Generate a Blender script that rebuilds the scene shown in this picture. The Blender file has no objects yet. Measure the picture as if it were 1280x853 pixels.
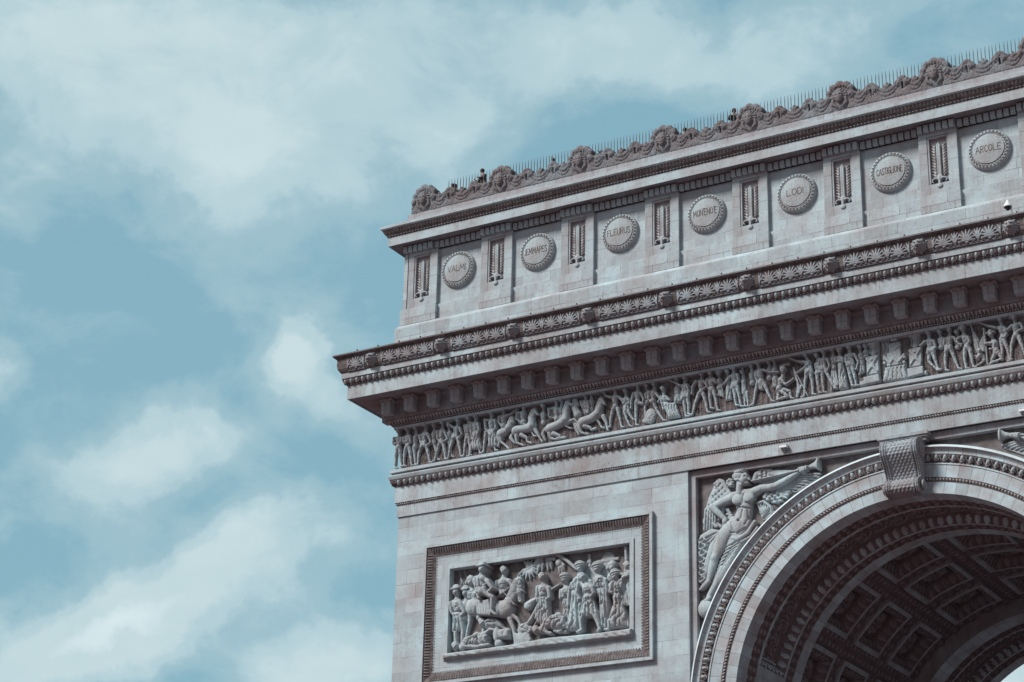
# Triumphal arch seen from below against a cloudy sky.  X = along the facade, Y = into the arch, Z = up (metres).
import bpy, math, random
import numpy as np
from mathutils import Matrix, Vector
R = math.radians
random.seed(4); RNG = np.random.default_rng(7)
sc = bpy.context.scene
col = sc.collection

# ------------------------------------------------------------------ light, sky and exposure settings
SUN_E = 4.3; SUN_ANG = 15.; SKY_S = .10; EXPO = 0.0
CLOUDS = [(150, 90, 250, 100, -8, .78), (380, 20, 330, 60, 0, .52), (350, 200, 190, 65, -12, .48), (640, 110, 260, 70, 14, .45), (1000, 60, 320, 70, 0, .38), (30, 240, 70, 45, 0, .45), (60, 60, 60, 40, 30, .3), (-15, 465, 45, 40, 0, .65), (365, 445, 38, 42, -50, .85), (415, 505, 75, 40, -35, .55),
          (205, 565, 95, 55, 10, .80), (90, 590, 110, 45, 0, .35), (150, 650, 60, 60, 80, .3), (250, 725, 220, 44, 22, .88), (100, 790, 210, 62, 8, 1.05), (430, 830, 140, 50, 20, .95), (1290, 870, 260, 60, 0, 1.9)]
SKY_TINT = (1.0, 1.3, 1.0); SKY_VEIL = .84; SKY_VEILC = (2.6, 4.75, 5.85); CLOUD_LO = (4.5, 6.1, 6.6); CLOUD_HI = (6.5, 7.9, 8.2); AWAY_FILLC = (3.2, 2.85, 2.88)

# ------------------------------------------------------------------ camera
CAM = np.array([25.1981, -70.7888, 4.3347]); FPX = 2644.74; PAN, PIT, ROL = .5382, .3917, .0234
_r = np.array([math.cos(PAN), math.sin(PAN), 0.]); _f = np.array([-math.sin(PAN), math.cos(PAN), 0.]); _z = np.array([0, 0, 1.])
_F = _f*math.cos(PIT)+_z*math.sin(PIT); _U = -_f*math.sin(PIT)+_z*math.cos(PIT)
_RR = math.cos(ROL)*_r+math.sin(ROL)*_U; _UU = math.cos(ROL)*_U-math.sin(ROL)*_r
cd = bpy.data.cameras.new('camera'); cam = bpy.data.objects.new('camera', cd); col.objects.link(cam)
cd.sensor_width = 36; cd.lens = FPX/1280*36; cd.clip_end = 6000; cd.clip_start = .5
M = Matrix([[_RR[i], _UU[i], -_F[i], CAM[i]] for i in range(3)]+[[0, 0, 0, 1]])
cam.matrix_world = M; sc.camera = cam

def on_plane(px, py, Y):
    """point of the facade plane y=Y from survey coordinates measured on the photograph"""
    d = _RR*((px-640)/FPX)+_UU*((426.5-py)/FPX)+_F
    t = (Y-CAM[1])/d[1]; p = CAM+t*d
    return float(p[0]), float(p[2])

# ------------------------------------------------------------------ materials
def nmat(name):
    m = bpy.data.materials.new(name); m.use_nodes = True
    nt = m.node_tree; b = nt.nodes['Principled BSDF']; b.inputs['Roughness'].default_value = .9
    b.inputs['Specular IOR Level'].default_value = .25
    return m, nt, b
def N(nt, t, **kw):
    n = nt.nodes.new(t)
    for k, v in kw.items():
        if k in n.inputs.keys(): n.inputs[k].default_value = v
        else: setattr(n, k, v)
    return n
def ramp(nt, fac, stops):
    r = nt.nodes.new('ShaderNodeValToRGB'); e = r.color_ramp.elements
    while len(e) < len(stops): e.new(.5)
    for i, (p, c) in enumerate(stops):
        e[i].position = p; e[i].color = (*c, 1) if len(c) == 3 else c
    nt.links.new(fac, r.inputs[0]); return r
def mixc(nt, fac, a, b, mode='MIX'):
    m = nt.nodes.new('ShaderNodeMix'); m.data_type = 'RGBA'; m.blend_type = mode
    for i, v in ((0, fac), (6, a), (7, b)):
        if hasattr(v, 'type') and hasattr(v, 'links'): nt.links.new(v, m.inputs[i])
        elif isinstance(v, (int, float)): m.inputs[i].default_value = v
        else: m.inputs[i].default_value = (*v, 1)
    return m.outputs[2]
def wall_uv(nt):
    """(along, up) coordinates of an upright wall, whichever way it faces"""
    L = nt.links
    tc = N(nt, 'ShaderNodeTexCoord'); ge = N(nt, 'ShaderNodeNewGeometry')
    s = N(nt, 'ShaderNodeSeparateXYZ'); L.new(tc.outputs['Object'], s.inputs[0])
    n = N(nt, 'ShaderNodeSeparateXYZ'); L.new(ge.outputs['True Normal'], n.inputs[0])
    ab = N(nt, 'ShaderNodeMath', operation='ABSOLUTE'); L.new(n.outputs[0], ab.inputs[0])
    gt = N(nt, 'ShaderNodeMath', operation='GREATER_THAN'); L.new(ab.outputs[0], gt.inputs[0]); gt.inputs[1].default_value = .7
    mx = N(nt, 'ShaderNodeMix'); L.new(gt.outputs[0], mx.inputs[0]); L.new(s.outputs[0], mx.inputs[2]); L.new(s.outputs[1], mx.inputs[3])
    c = N(nt, 'ShaderNodeCombineXYZ'); L.new(mx.outputs[0], c.inputs[0]); L.new(s.outputs[2], c.inputs[1])
    return tc, c.outputs[0]
PALE = (.445, .57, .62); WARM = (.345, .325, .335); DARK = (.13, .095, .10)
def stone(name, brick=None, warm=.5, stain=.5, bump=.25, tint=None, off=0.0):
    m, nt, b = nmat(name); L = nt.links
    tc, uv = wall_uv(nt)
    obj = tc.outputs['Object']
    n1 = N(nt, 'ShaderNodeTexNoise', Scale=.55, Detail=6.0, Roughness=.62); L.new(obj, n1.inputs['Vector'])
    r1 = ramp(nt, n1.outputs['Fac'], [(.36, PALE), (.62-.12*warm, tuple(.5*(a+c) for a, c in zip(PALE, WARM))), (.80-.12*warm, WARM)])
    c = r1.outputs[0]
    # grime that ran down the face: stretched noise
    mp = N(nt, 'ShaderNodeMapping'); mp.inputs['Scale'].default_value = (2.2, 2.2, .22); L.new(obj, mp.inputs[0])
    n2 = N(nt, 'ShaderNodeTexNoise', Scale=1.3, Detail=5.0, Roughness=.6); L.new(mp.outputs[0], n2.inputs['Vector'])
    r2 = ramp(nt, n2.outputs['Fac'], [(.50, (0, 0, 0)), (.72, (1, 1, 1))])
    f2 = N(nt, 'ShaderNodeMath', operation='MULTIPLY'); L.new(r2.outputs[0], f2.inputs[0]); f2.inputs[1].default_value = stain*.75
    c = mixc(nt, f2.outputs[0], c, tuple(x*.8 for x in WARM))
    mp6 = N(nt, 'ShaderNodeMapping'); mp6.inputs['Scale'].default_value = (6.5, 6.5, .30); L.new(obj, mp6.inputs[0])
    n6 = N(nt, 'ShaderNodeTexNoise', Scale=1.0, Detail=4.0, Roughness=.6); L.new(mp6.outputs[0], n6.inputs['Vector'])
    r6 = ramp(nt, n6.outputs['Fac'], [(.56, (0, 0, 0)), (.74, (1, 1, 1))])
    f6 = N(nt, 'ShaderNodeMath', operation='MULTIPLY'); L.new(r6.outputs[0], f6.inputs[0]); f6.inputs[1].default_value = .25+.4*stain
    c = mixc(nt, f6.outputs[0], c, tuple(x*.62 for x in WARM))
    n5 = N(nt, 'ShaderNodeTexNoise', Scale=1.7, Detail=7.0, Roughness=.72, Distortion=.6); L.new(obj, n5.inputs['Vector'])
    r5 = ramp(nt, n5.outputs['Fac'], [(.50, (0, 0, 0)), (.66, (1, 1, 1))])
    f5 = N(nt, 'ShaderNodeMath', operation='MULTIPLY'); L.new(r5.outputs[0], f5.inputs[0]); f5.inputs[1].default_value = .22+.35*stain
    c = mixc(nt, f5.outputs[0], c, tuple(x*.72 for x in WARM))
    # speckle and pits
    n3 = N(nt, 'ShaderNodeTexNoise', Scale=9.0, Detail=4.0, Roughness=.7); L.new(obj, n3.inputs['Vector'])
    r3 = ramp(nt, n3.outputs['Fac'], [(.58, (0, 0, 0)), (.70, (1, 1, 1))])
    f3 = N(nt, 'ShaderNodeMath', operation='MULTIPLY'); L.new(r3.outputs[0], f3.inputs[0]); f3.inputs[1].default_value = .5
    c = mixc(nt, f3.outputs[0], c, DARK)
    height = n3.outputs['Fac']
    if brick:
        bw, bh = brick
        br = N(nt, 'ShaderNodeTexBrick'); br.offset = .5; br.squash = .72; br.squash_frequency = 3; br.offset_frequency = 2
        mp2 = N(nt, 'ShaderNodeMapping'); mp2.inputs['Location'].default_value = (off, .13, 0); L.new(uv, mp2.inputs[0])
        # slight waviness so that joints are not ruled
        L.new(mp2.outputs[0], br.inputs['Vector'])
        br.inputs['Scale'].default_value = 1; br.inputs['Brick Width'].default_value = bw; br.inputs['Row Height'].default_value = bh
        br.inputs['Mortar Size'].default_value = .013; br.inputs['Mortar Smooth'].default_value = .3; br.inputs['Bias'].default_value = 0
        br.inputs['Color1'].default_value = (.86, .835, .835, 1); br.inputs['Color2'].default_value = (1.06, 1.06, 1.06, 1); br.inputs['Mortar'].default_value = (1, 1, 1, 1)
        c = mixc(nt, 1.0, c, br.outputs['Color'], 'MULTIPLY')
        n4 = N(nt, 'ShaderNodeTexNoise', Scale=.9, Detail=3.0); L.new(obj, n4.inputs['Vector'])
        r4 = ramp(nt, n4.outputs['Fac'], [(.40, (.06, .06, .06)), (.66, (.75, .75, .75))])
        f4 = N(nt, 'ShaderNodeMath', operation='MULTIPLY'); L.new(br.outputs['Fac'], f4.inputs[0]); L.new(r4.outputs[0], f4.inputs[1])
        c = mixc(nt, f4.outputs[0], c, DARK)
    if tint: c = mixc(nt, 1.0, c, tint, 'MULTIPLY')
    L.new(c, b.inputs['Base Color'])
    bp = N(nt, 'ShaderNodeBump', Strength=bump, Distance=.03); L.new(height, bp.inputs['Height']); L.new(bp.outputs[0], b.inputs['Normal'])
    return m
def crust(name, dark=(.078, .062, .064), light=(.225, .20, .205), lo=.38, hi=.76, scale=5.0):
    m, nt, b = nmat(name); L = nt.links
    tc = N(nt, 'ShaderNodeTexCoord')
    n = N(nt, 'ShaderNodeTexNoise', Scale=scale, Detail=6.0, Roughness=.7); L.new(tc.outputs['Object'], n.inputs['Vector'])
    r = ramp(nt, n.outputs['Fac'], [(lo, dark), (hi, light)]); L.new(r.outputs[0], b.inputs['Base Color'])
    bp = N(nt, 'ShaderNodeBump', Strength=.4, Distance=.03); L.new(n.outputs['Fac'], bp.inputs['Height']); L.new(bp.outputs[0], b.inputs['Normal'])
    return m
def plain(name, c, rough=.6, metal=0.0, noise=.25):
    m, nt, b = nmat(name); b.inputs['Roughness'].default_value = rough; b.inputs['Metallic'].default_value = metal
    tc = N(nt, 'ShaderNodeTexCoord'); n = N(nt, 'ShaderNodeTexNoise', Scale=12.0, Detail=3.0); nt.links.new(tc.outputs['Object'], n.inputs['Vector'])
    r = ramp(nt, n.outputs['Fac'], [(.3, tuple(x*(1-noise) for x in c)), (.7, tuple(min(1, x*(1+noise)) for x in c))]); nt.links.new(r.outputs[0], b.inputs['Base Color'])
    return m
M_WALL = stone('ashlar_wall', (1.75, .62), warm=.35, stain=.28)
M_ATTIC = stone('attic_ashlar', (1.35, .46), warm=.45, stain=.32, off=.4)
M_BAND = stone('fascia_stone', (2.3, 40.), warm=.75, stain=.7, off=.9)
M_PLAIN = stone('plain_stone', None, warm=.5, stain=.4)
M_CARVE = stone('carved_stone', None, warm=.75, stain=.55, bump=.8, tint=(.93, .915, .91))
M_FILLET = stone('pale_fillet_stone', None, warm=.1, stain=.1, tint=(1.3, 1.28, 1.26))  # paler tint for the outer fillet of the archivolt
M_CREST = stone('weathered_cresting', None, warm=1.1, stain=.8, bump=.5, tint=(.47, .41, .415))
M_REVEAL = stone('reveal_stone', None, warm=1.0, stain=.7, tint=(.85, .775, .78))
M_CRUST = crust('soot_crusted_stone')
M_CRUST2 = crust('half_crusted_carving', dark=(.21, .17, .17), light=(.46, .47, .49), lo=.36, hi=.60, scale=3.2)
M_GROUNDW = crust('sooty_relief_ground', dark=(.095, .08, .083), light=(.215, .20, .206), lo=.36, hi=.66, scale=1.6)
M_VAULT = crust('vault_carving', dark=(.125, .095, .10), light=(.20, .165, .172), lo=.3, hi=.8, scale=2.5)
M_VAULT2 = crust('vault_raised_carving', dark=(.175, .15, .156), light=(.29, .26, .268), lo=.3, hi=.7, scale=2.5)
M_EGG = stone('egg_stone', None, warm=.6, stain=.2, tint=(.98, .96, .96))
M_LION = stone('lion_stone', None, warm=.9, stain=.5, bump=.5, tint=(.72, .68, .69))
M_SOFFIT_SHADE = stone('shaded_soffit_stone', None, warm=1.1, stain=.8, tint=(.62, .55, .56))  # unwashed soffit stone, with part of the underside shade put into its tint
M_INK = crust('engraved_line', dark=(.075, .06, .06), light=(.15, .125, .125))

# ------------------------------------------------------------------ mesh helpers
def link(o, parent=None):
    col.objects.link(o)
    if parent is not None: o.parent = parent
    return o
def mesh(name, V, F, mats, parent=None, mi=None, smooth=False):
    """V (n,3); F: array (m,4|3) or list of arrays"""
    V = np.asarray(V, np.float32); me = bpy.data.meshes.new(name)
    Fs = F if isinstance(F, list) else [F]
    Fs = [np.asarray(f, np.int32) for f in Fs if len(f)]
    me.vertices.add(len(V)); me.vertices.foreach_set('co', V.ravel())
    lt = np.concatenate([np.full(len(f), f.shape[1], np.int32) for f in Fs]); li = np.concatenate([f.ravel() for f in Fs])
    ls = np.concatenate([[0], np.cumsum(lt)[:-1]]).astype(np.int32)
    me.loops.add(len(li)); me.loops.foreach_set('vertex_index', li)
    me.polygons.add(len(lt)); me.polygons.foreach_set('loop_start', ls); me.polygons.foreach_set('loop_total', lt)
    if mi is not None: me.polygons.foreach_set('material_index', np.asarray(mi, np.int32))
    me.polygons.foreach_set('use_smooth', np.full(len(lt), bool(smooth)))
    for m in (mats if isinstance(mats, (list, tuple)) else [mats]): me.materials.append(m)
    me.update(calc_edges=True); me.validate()
    return link(bpy.data.objects.new(name, me), parent)
class MB:
    """collects pieces of one mesh"""
    def __init__(s): s.v = []; s.f4 = []; s.f3 = []; s.n = 0; s.m4 = []; s.m3 = []
    def add(s, V, F4=None, F3=None, m=0):
        V = np.asarray(V, float)
        if F4 is not None and len(F4): F4 = np.asarray(F4, int); s.f4.append(F4+s.n); s.m4.append(np.full(len(F4), m))
        if F3 is not None and len(F3): F3 = np.asarray(F3, int); s.f3.append(F3+s.n); s.m3.append(np.full(len(F3), m))
        s.v.append(V); s.n += len(V); return s
    def many(s, piece, offs, m=None):
        V, F4, F3 = piece; offs = np.asarray(offs, float); k = len(offs); n = len(V)
        VV = (V[None]+offs[:, None, :]).reshape(-1, 3)
        g = lambda F: (np.asarray(F, int)[None]+(np.arange(k)*n)[:, None, None]).reshape(-1, np.asarray(F).shape[1]) if F is not None and len(F) else None
        return s.add(VV, g(F4), g(F3), m or 0)
    def manyM(s, piece, mats, m=0):
        V, F4, F3 = piece
        for T in mats: s.add(V@np.asarray(T)[:3, :3].T+np.asarray(T)[:3, 3], F4, F3, m)
        return s
    def box(s, x0, x1, y0, y1, z0, z1, m=0):
        V = [(x, y, z) for x in (x0, x1) for y in (y0, y1) for z in (z0, z1)]
        return s.add(V, [(0, 1, 3, 2), (4, 6, 7, 5), (0, 4, 5, 1), (2, 3, 7, 6), (0, 2, 6, 4), (1, 5, 7, 3)], None, m)
    def quad(s, a, b, c, d, m=0): return s.add([a, b, c, d], [(0, 1, 2, 3)], None, m)
    def build(s, name, mats, parent=None, smooth=False):
        F = []; mi = []
        if s.f4: F.append(np.concatenate(s.f4)); mi.append(np.concatenate(s.m4))
        if s.f3: F.append(np.concatenate(s.f3)); mi.append(np.concatenate(s.m3))
        return mesh(name, np.concatenate(s.v), F, mats, parent, np.concatenate(mi), smooth)
def boxp(x0, x1, y0, y1, z0, z1):
    return (np.array([(x, y, z) for x in (x0, x1) for y in (y0, y1) for z in (z0, z1)], float),
            [(0, 1, 3, 2), (4, 6, 7, 5), (0, 4, 5, 1), (2, 3, 7, 6), (0, 2, 6, 4), (1, 5, 7, 3)], None)
def ballp(rx, ry, rz, nu=8, nv=6, c=(0, 0, 0)):
    V = []; F = []
    for i in range(nv+1):
        t = math.pi*i/nv
        for j in range(nu):
            a = 2*math.pi*j/nu; V.append((c[0]+rx*math.sin(t)*math.cos(a), c[1]+ry*math.sin(t)*math.sin(a), c[2]+rz*math.cos(t)))
    for i in range(nv):
        for j in range(nu): F.append((i*nu+j, (i+1)*nu+j, (i+1)*nu+(j+1) % nu, i*nu+(j+1) % nu))
    return np.array(V), F, None
def cat(*ps):
    V = []; F4 = []; F3 = []; n = 0
    for v, f4, f3 in ps:
        V.append(np.asarray(v)); F4 += [tuple(np.asarray(f)+n) for f in (f4 or [])]; F3 += [tuple(np.asarray(f)+n) for f in (f3 or [])]; n += len(v)
    return np.concatenate(V), F4, F3
def tube(pts, rad, n=8, caps=True):
    pts = [np.array(p, float) for p in pts]; rad = rad if hasattr(rad, '__len__') else [rad]*len(pts)
    V = []; F = []
    for i, p in enumerate(pts):
        t = pts[min(i+1, len(pts)-1)]-pts[max(i-1, 0)]; t /= np.linalg.norm(t)+1e-9
        u = np.cross(t, [0, 0, 1] if abs(t[2]) < .9 else [1, 0, 0]); u /= np.linalg.norm(u); w = np.cross(t, u)
        for j in range(n):
            a = 2*math.pi*j/n; V.append(p+rad[i]*(math.cos(a)*u+math.sin(a)*w))
    for i in range(len(pts)-1):
        for j in range(n): F.append((i*n+j, i*n+(j+1) % n, (i+1)*n+(j+1) % n, (i+1)*n+j))
    F3 = []
    if caps:
        for b, i in ((0, 0), (1, len(pts)-1)):
            V.append(pts[i]); c = len(V)-1
            for j in range(n):
                q = (i*n+j, i*n+(j+1) % n); F3.append((c, *q) if b else (c, q[1], q[0]))
    return np.array(V), F, F3

# ------------------------------------------------------------------ overall sizes
HW = 22.41; D = 23.4; ZC = 21.93; RA = 7.11; GZ = 2.7
def sweep(name, prof, mats, parent, midx=None, smooth=False, hw=HW, d=D):
    """run a moulding profile [(projection, z)...] round all four sides with mitred corners"""
    P = np.array(prof, float); n = len(P); V = []
    for p, z in P: V += [(-hw-p, -p, z), (hw+p, -p, z), (hw+p, d+p, z), (-hw-p, d+p, z)]
    F = []; mi = []
    for i in range(n-1):
        for k in range(4):
            a, b = i*4+k, i*4+(k+1) % 4; F.append((a, b, b+4, a+4)); mi.append(midx[i] if midx else 0)
    return mesh(name, V, np.array(F), mats, parent, mi, smooth)
def front_and_left(pitch, p, hw=HW, phase=0.0, x1=None, d=D):
    """4x4 placements of a motif modelled facing -Y: along the front, then the left flank"""
    T = []
    x1 = hw+p if x1 is None else x1
    n0 = math.ceil((-hw-p*.6-phase)/pitch); n1 = math.floor((x1-phase)/pitch)
    for k in range(n0, n1+1):
        m = np.eye(4); m[0, 3] = phase+k*pitch; m[1, 3] = 0; T.append(m)
    for k in range(0, int(d/pitch)+1):
        m = np.array([[0, 1., 0, -hw], [-1, 0, 0, k*pitch+.12], [0, 0, 1, 0], [0, 0, 0, 1.]]); T.append(m)
    return T

# ------------------------------------------------------------------ relief engine: a height field cut to its own outline, with real sides down to the wall
class HF:
    def __init__(s, x0, x1, z0, z1, r):
        s.r = r; s.xs = np.arange(x0, x1+r, r); s.zs = np.arange(z0, z1+r, r)
        s.X, s.Z = np.meshgrid(s.xs, s.zs); s.H = np.full(s.X.shape, -1.); s.mat = np.zeros(s.X.shape, np.int8)
    def win(s, x0, x1, z0, z1):
        i0 = max(0, int((x0-s.xs[0])/s.r)); i1 = min(len(s.xs), int((x1-s.xs[0])/s.r)+2)
        j0 = max(0, int((z0-s.zs[0])/s.r)); j1 = min(len(s.zs), int((z1-s.zs[0])/s.r)+2)
        return slice(j0, max(j0, j1)), slice(i0, max(i0, i1))
    def cap(s, a, b, ra, rb, base=.02, k=1.0, mode='max'):
        m = max(ra, rb); w = s.win(min(a[0], b[0])-m, max(a[0], b[0])+m, min(a[1], b[1])-m, max(a[1], b[1])+m)
        X, Z = s.X[w], s.Z[w]
        if X.size == 0: return
        dx, dz = b[0]-a[0], b[1]-a[1]; L2 = dx*dx+dz*dz+1e-12
        t = np.clip(((X-a[0])*dx+(Z-a[1])*dz)/L2, 0, 1); d2 = (X-a[0]-t*dx)**2+(Z-a[1]-t*dz)**2; r = ra+(rb-ra)*t
        h = np.where(d2 < r*r, base+k*np.sqrt(np.maximum(r*r-d2, 0)), -1.)
        s.H[w] = np.maximum(s.H[w], h)
    def chain(s, pts, rs, base=.02, k=1.0):
        rs = rs if hasattr(rs, '__len__') else [rs]*len(pts)
        for i in range(len(pts)-1): s.cap(pts[i], pts[i+1], rs[i], rs[i+1], base, k)
    def ell(s, c, rx, rz, base=.02, h=.1, ang=0.0, flat=False):
        m = max(rx, rz); w = s.win(c[0]-m, c[0]+m, c[1]-m, c[1]+m); X, Z = s.X[w]-c[0], s.Z[w]-c[1]
        if X.size == 0: return
        ca, sa = math.cos(ang), math.sin(ang); u = (X*ca+Z*sa)/rx; v = (-X*sa+Z*ca)/rz; q = u*u+v*v
        hh = np.where(q < 1, base+h*(1 if flat else np.sqrt(np.maximum(1-q, 0))), -1.)
        s.H[w] = np.maximum(s.H[w], hh)
    def poly(s, pts, base=.02, h=.1, edge=.08, fold=0.0, fdir=None, ff=40.):
        pts = [np.array(p) for p in pts]; xs = [p[0] for p in pts]; zs = [p[1] for p in pts]
        w = s.win(min(xs), max(xs), min(zs), max(zs)); X, Z = s.X[w], s.Z[w]
        if X.size == 0: return
        inside = np.zeros(X.shape, bool); dm = np.full(X.shape, 9.)
        for i in range(len(pts)):
            a, b = pts[i], pts[(i+1) % len(pts)]
            cr = ((a[1] > Z) != (b[1] > Z)) & (X < (b[0]-a[0])*(Z-a[1])/(b[1]-a[1]+1e-12)+a[0]); inside ^= cr
            dx, dz = b-a; L2 = dx*dx+dz*dz+1e-12; t = np.clip(((X-a[0])*dx+(Z-a[1])*dz)/L2, 0, 1)
            dm = np.minimum(dm, np.hypot(X-a[0]-t*dx, Z-a[1]-t*dz))
        hh = base+h*np.sqrt(np.clip(1-(1-np.minimum(dm/edge, 1))**2, 0, 1))
        if fold:
            fx, fz = fdir if fdir is not None else (1., .15)
            q = (X*fx+Z*fz)*ff+1.6*np.sin(Z*4.3+X*2.7)+.8*np.sin(Z*9.1); hh = hh-2.6*fold*(1-np.abs(np.sin(q)))**1.7*np.minimum(dm/edge*1.5, 1)+fold*.5
        s.H[w] = np.maximum(s.H[w], np.where(inside, hh, -1.))
    def groove(s, pts, wd, dp):
        for a, b in zip(pts[:-1], pts[1:]):
            m = wd*2.5; w = s.win(min(a[0], b[0])-m, max(a[0], b[0])+m, min(a[1], b[1])-m, max(a[1], b[1])+m); X, Z = s.X[w], s.Z[w]
            if X.size == 0: continue
            dx, dz = b[0]-a[0], b[1]-a[1]; L2 = dx*dx+dz*dz+1e-12
            t = np.clip(((X-a[0])*dx+(Z-a[1])*dz)/L2, 0, 1); d2 = (X-a[0]-t*dx)**2+(Z-a[1]-t*dz)**2
            H = s.H[w]; s.H[w] = np.where(H > -.5, H-dp*np.exp(-d2/(wd*wd)), H)
    def bump(s, c, r, h):
        w = s.win(c[0]-2.5*r, c[0]+2.5*r, c[1]-2.5*r, c[1]+2.5*r); q = ((s.X[w]-c[0])**2+(s.Z[w]-c[1])**2)/(r*r)
        H = s.H[w]; s.H[w] = np.where(H > -.5, H+h*np.exp(-q), H)
    def rough(s, amp, f=9.):
        n = 0
        for i in range(5):
            a = RNG.uniform(0, 6.28); g = f*(1.6**i); n = n+np.sin(s.X*g*math.cos(a)+s.Z*g*math.sin(a)+RNG.uniform(0, 6))/(1.35**i)
        s.H = np.where(s.H > -.5, s.H+amp*n*.4, s.H)
    def chisel(s, amp, wl):
        a = np.sin(s.X*6.28/wl+2.2*np.sin(s.Z*6.28/wl/2.3)+3*np.sin(s.X*2.1)); b = np.sin(s.Z*6.28/wl*1.1+2.*np.sin(s.X*6.28/wl/1.9)+3*np.sin(s.Z*1.7))
        s.H = np.where(s.H > -.5, s.H+amp*(a*b+.5*a), s.H)
    def soften(s, it=1):
        for _ in range(it):
            m = (s.H > -.5).astype(float); A = np.where(s.H > -.5, s.H, 0); P = np.pad(A, 1); Q = np.pad(m, 1)
            S = sum(P[1+i:P.shape[0]-1+i, 1+j:P.shape[1]-1+j] for i in (-1, 0, 1) for j in (-1, 0, 1))
            C = sum(Q[1+i:Q.shape[0]-1+i, 1+j:Q.shape[1]-1+j] for i in (-1, 0, 1) for j in (-1, 0, 1))
            s.H = np.where(m > 0, .4*s.H+.6*S/np.maximum(C, 1), -1.)
    def build(s, name, mats, parent, Y, back=0.03, fmap=None, smooth=True, both=False):
        """Y: wall plane; surface stands at Y-H, its rim drops to Y+back"""
        on = s.H > -.5
        cell = on[:-1, :-1] & on[1:, :-1] & on[:-1, 1:] & on[1:, 1:]
        if not cell.any(): return None
        nz, nx = s.H.shape; idx = np.arange(nz*nx).reshape(nz, nx)
        j, i = np.nonzero(cell)
        F = np.stack([idx[j, i], idx[j, i+1], idx[j+1, i+1], idx[j+1, i]], 1)
        V = np.stack([s.X.ravel(), Y-s.H.ravel(), s.Z.ravel()], 1)
        Vb = V.copy(); Vb[:, 1] = Y+back; n = len(V)
        P = np.pad(cell, 1); side = []
        for (dj, di, c0, c1) in ((-1, 0, (0, 0), (0, 1)), (0, 1, (0, 1), (1, 1)), (1, 0, (1, 1), (1, 0)), (0, -1, (1, 0), (0, 0))):
            e = cell & ~P[1+dj:P.shape[0]-1+dj, 1+di:P.shape[1]-1+di]; jj, ii = np.nonzero(e)
            a = idx[jj+c0[0], ii+c0[1]]; b = idx[jj+c1[0], ii+c1[1]]; side.append(np.stack([b, a, a+n, b+n], 1))
        Fs = np.concatenate([F]+side+([F[:, ::-1]+n] if both else [])); VV = np.concatenate([V, Vb])
        mi = np.zeros(len(Fs), int); mi[:len(F)] = s.mat[j, i]
        used = np.unique(Fs); re = np.zeros(len(VV), int); re[used] = np.arange(len(used))
        VV = VV[used]; Fs = re[Fs]
        if fmap is not None: VV = fmap(VV)
        return mesh(name, VV, Fs, mats, parent, mi, smooth)
# ------------------------------------------------------------------ the arch: one thing, everything built on it is a part
def empty(name, loc=(0, 0, 0), parent=None):
    o = bpy.data.objects.new(name, None); o.empty_display_size = .5; o.location = loc; return link(o, parent)
arch = empty('triumphal_arch', (0, 0, 0))
arch['label'] = 'huge pale stone triumphal arch with carved friezes, shields and a coffered vault'
arch['category'] = 'triumphal arch'

# --- motifs in strip coordinates: u along, v across the strip (downwards), w out of it
def egg_motif(pitch, h):
    e = ballp(pitch*.21, h*.33, h*.36, 8, 6)[0]
    V = np.stack([e[:, 0], h*.40+e[:, 2], e[:, 1]*.9+.02], 1); F = ballp(1, 1, 1, 8, 6)[1]
    pcs = [(V, F, None)]
    rim = [(pitch*.31*math.cos(a), h*.36-h*.44*math.sin(a), h*.12) for a in np.linspace(R(-15), R(-165), 9)]
    rim = [(x, y if True else y, z) for x, y, z in rim]
    pcs.append(tube([(x, y, z) for x, y, z in rim], pitch*.055, 5, False))
    x = pitch*.5
    pcs.append((np.array([(x-.3*pitch*.3, .05*h, 0), (x+.09*pitch, .05*h, 0), (x, .02*h, h*.22), (x, .8*h, .02)]), None, [(0, 2, 3), (2, 1, 3), (0, 1, 2)]))
    return pcs
def strip(mb, pcs, frames, ms):
    for (V, F4, F3), m in zip(pcs, ms):
        for o, U, Vv, W in frames:
            mb.add(np.asarray(o)+V[:, :1]*U+V[:, 1:2]*Vv+V[:, 2:3]*W, F4, F3, m)
def straight_frames(p0, z0, p1, z1, pitch, phase=0.0, xlim=(-99, 99), flank=True):
    """frames for a strip on the sloping line (p0,z0)->(p1,z1), along front and left flank"""
    L = math.hypot(p1-p0, z1-z0); v = np.array([0, (p0-p1)/L, (z1-z0)/L]); out = []
    w = np.cross([1, 0, 0], v); w = w if w[1] < 0 else -w
    pm = .5*(p0+p1); a = max(-HW-pm, xlim[0]); b = min(HW+pm, xlim[1])
    for k in range(math.ceil((a+.3*pitch-phase)/pitch), int(math.floor((b-phase-.3*pitch)/pitch))+1):
        out.append((np.array([phase+k*pitch, -p0, z0]), np.array([1., 0, 0]), v, w))
    if flank:
        v2 = np.array([v[1], 0, v[2]]); w2 = np.array([w[1], 0, w[2]])
        for k in range(int((D+2*pm)/pitch)):
            out.append((np.array([-HW-p0, -pm+pitch*(k+.4), z0]), np.array([0, -1., 0]), v2, w2))
    return out, L
def bead_pc(r, v, w=0.0, n=6): V, F, _ = ballp(r, r, r, n, 4, (0, v, w)); return (V, F, None)
def leaf_pc(pitch, h, w=.05):
    a = pitch*.42
    return (np.array([(-a, 0, 0), (a, 0, 0), (0, 0, w), (-a*.9, h*.55, 0), (a*.9, h*.55, 0), (0, h*.5, w*.8), (0, h*.97, w*.35)]),
            [(0, 3, 5, 2), (2, 5, 4, 1)], [(3, 6, 5), (5, 6, 4)])
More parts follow.
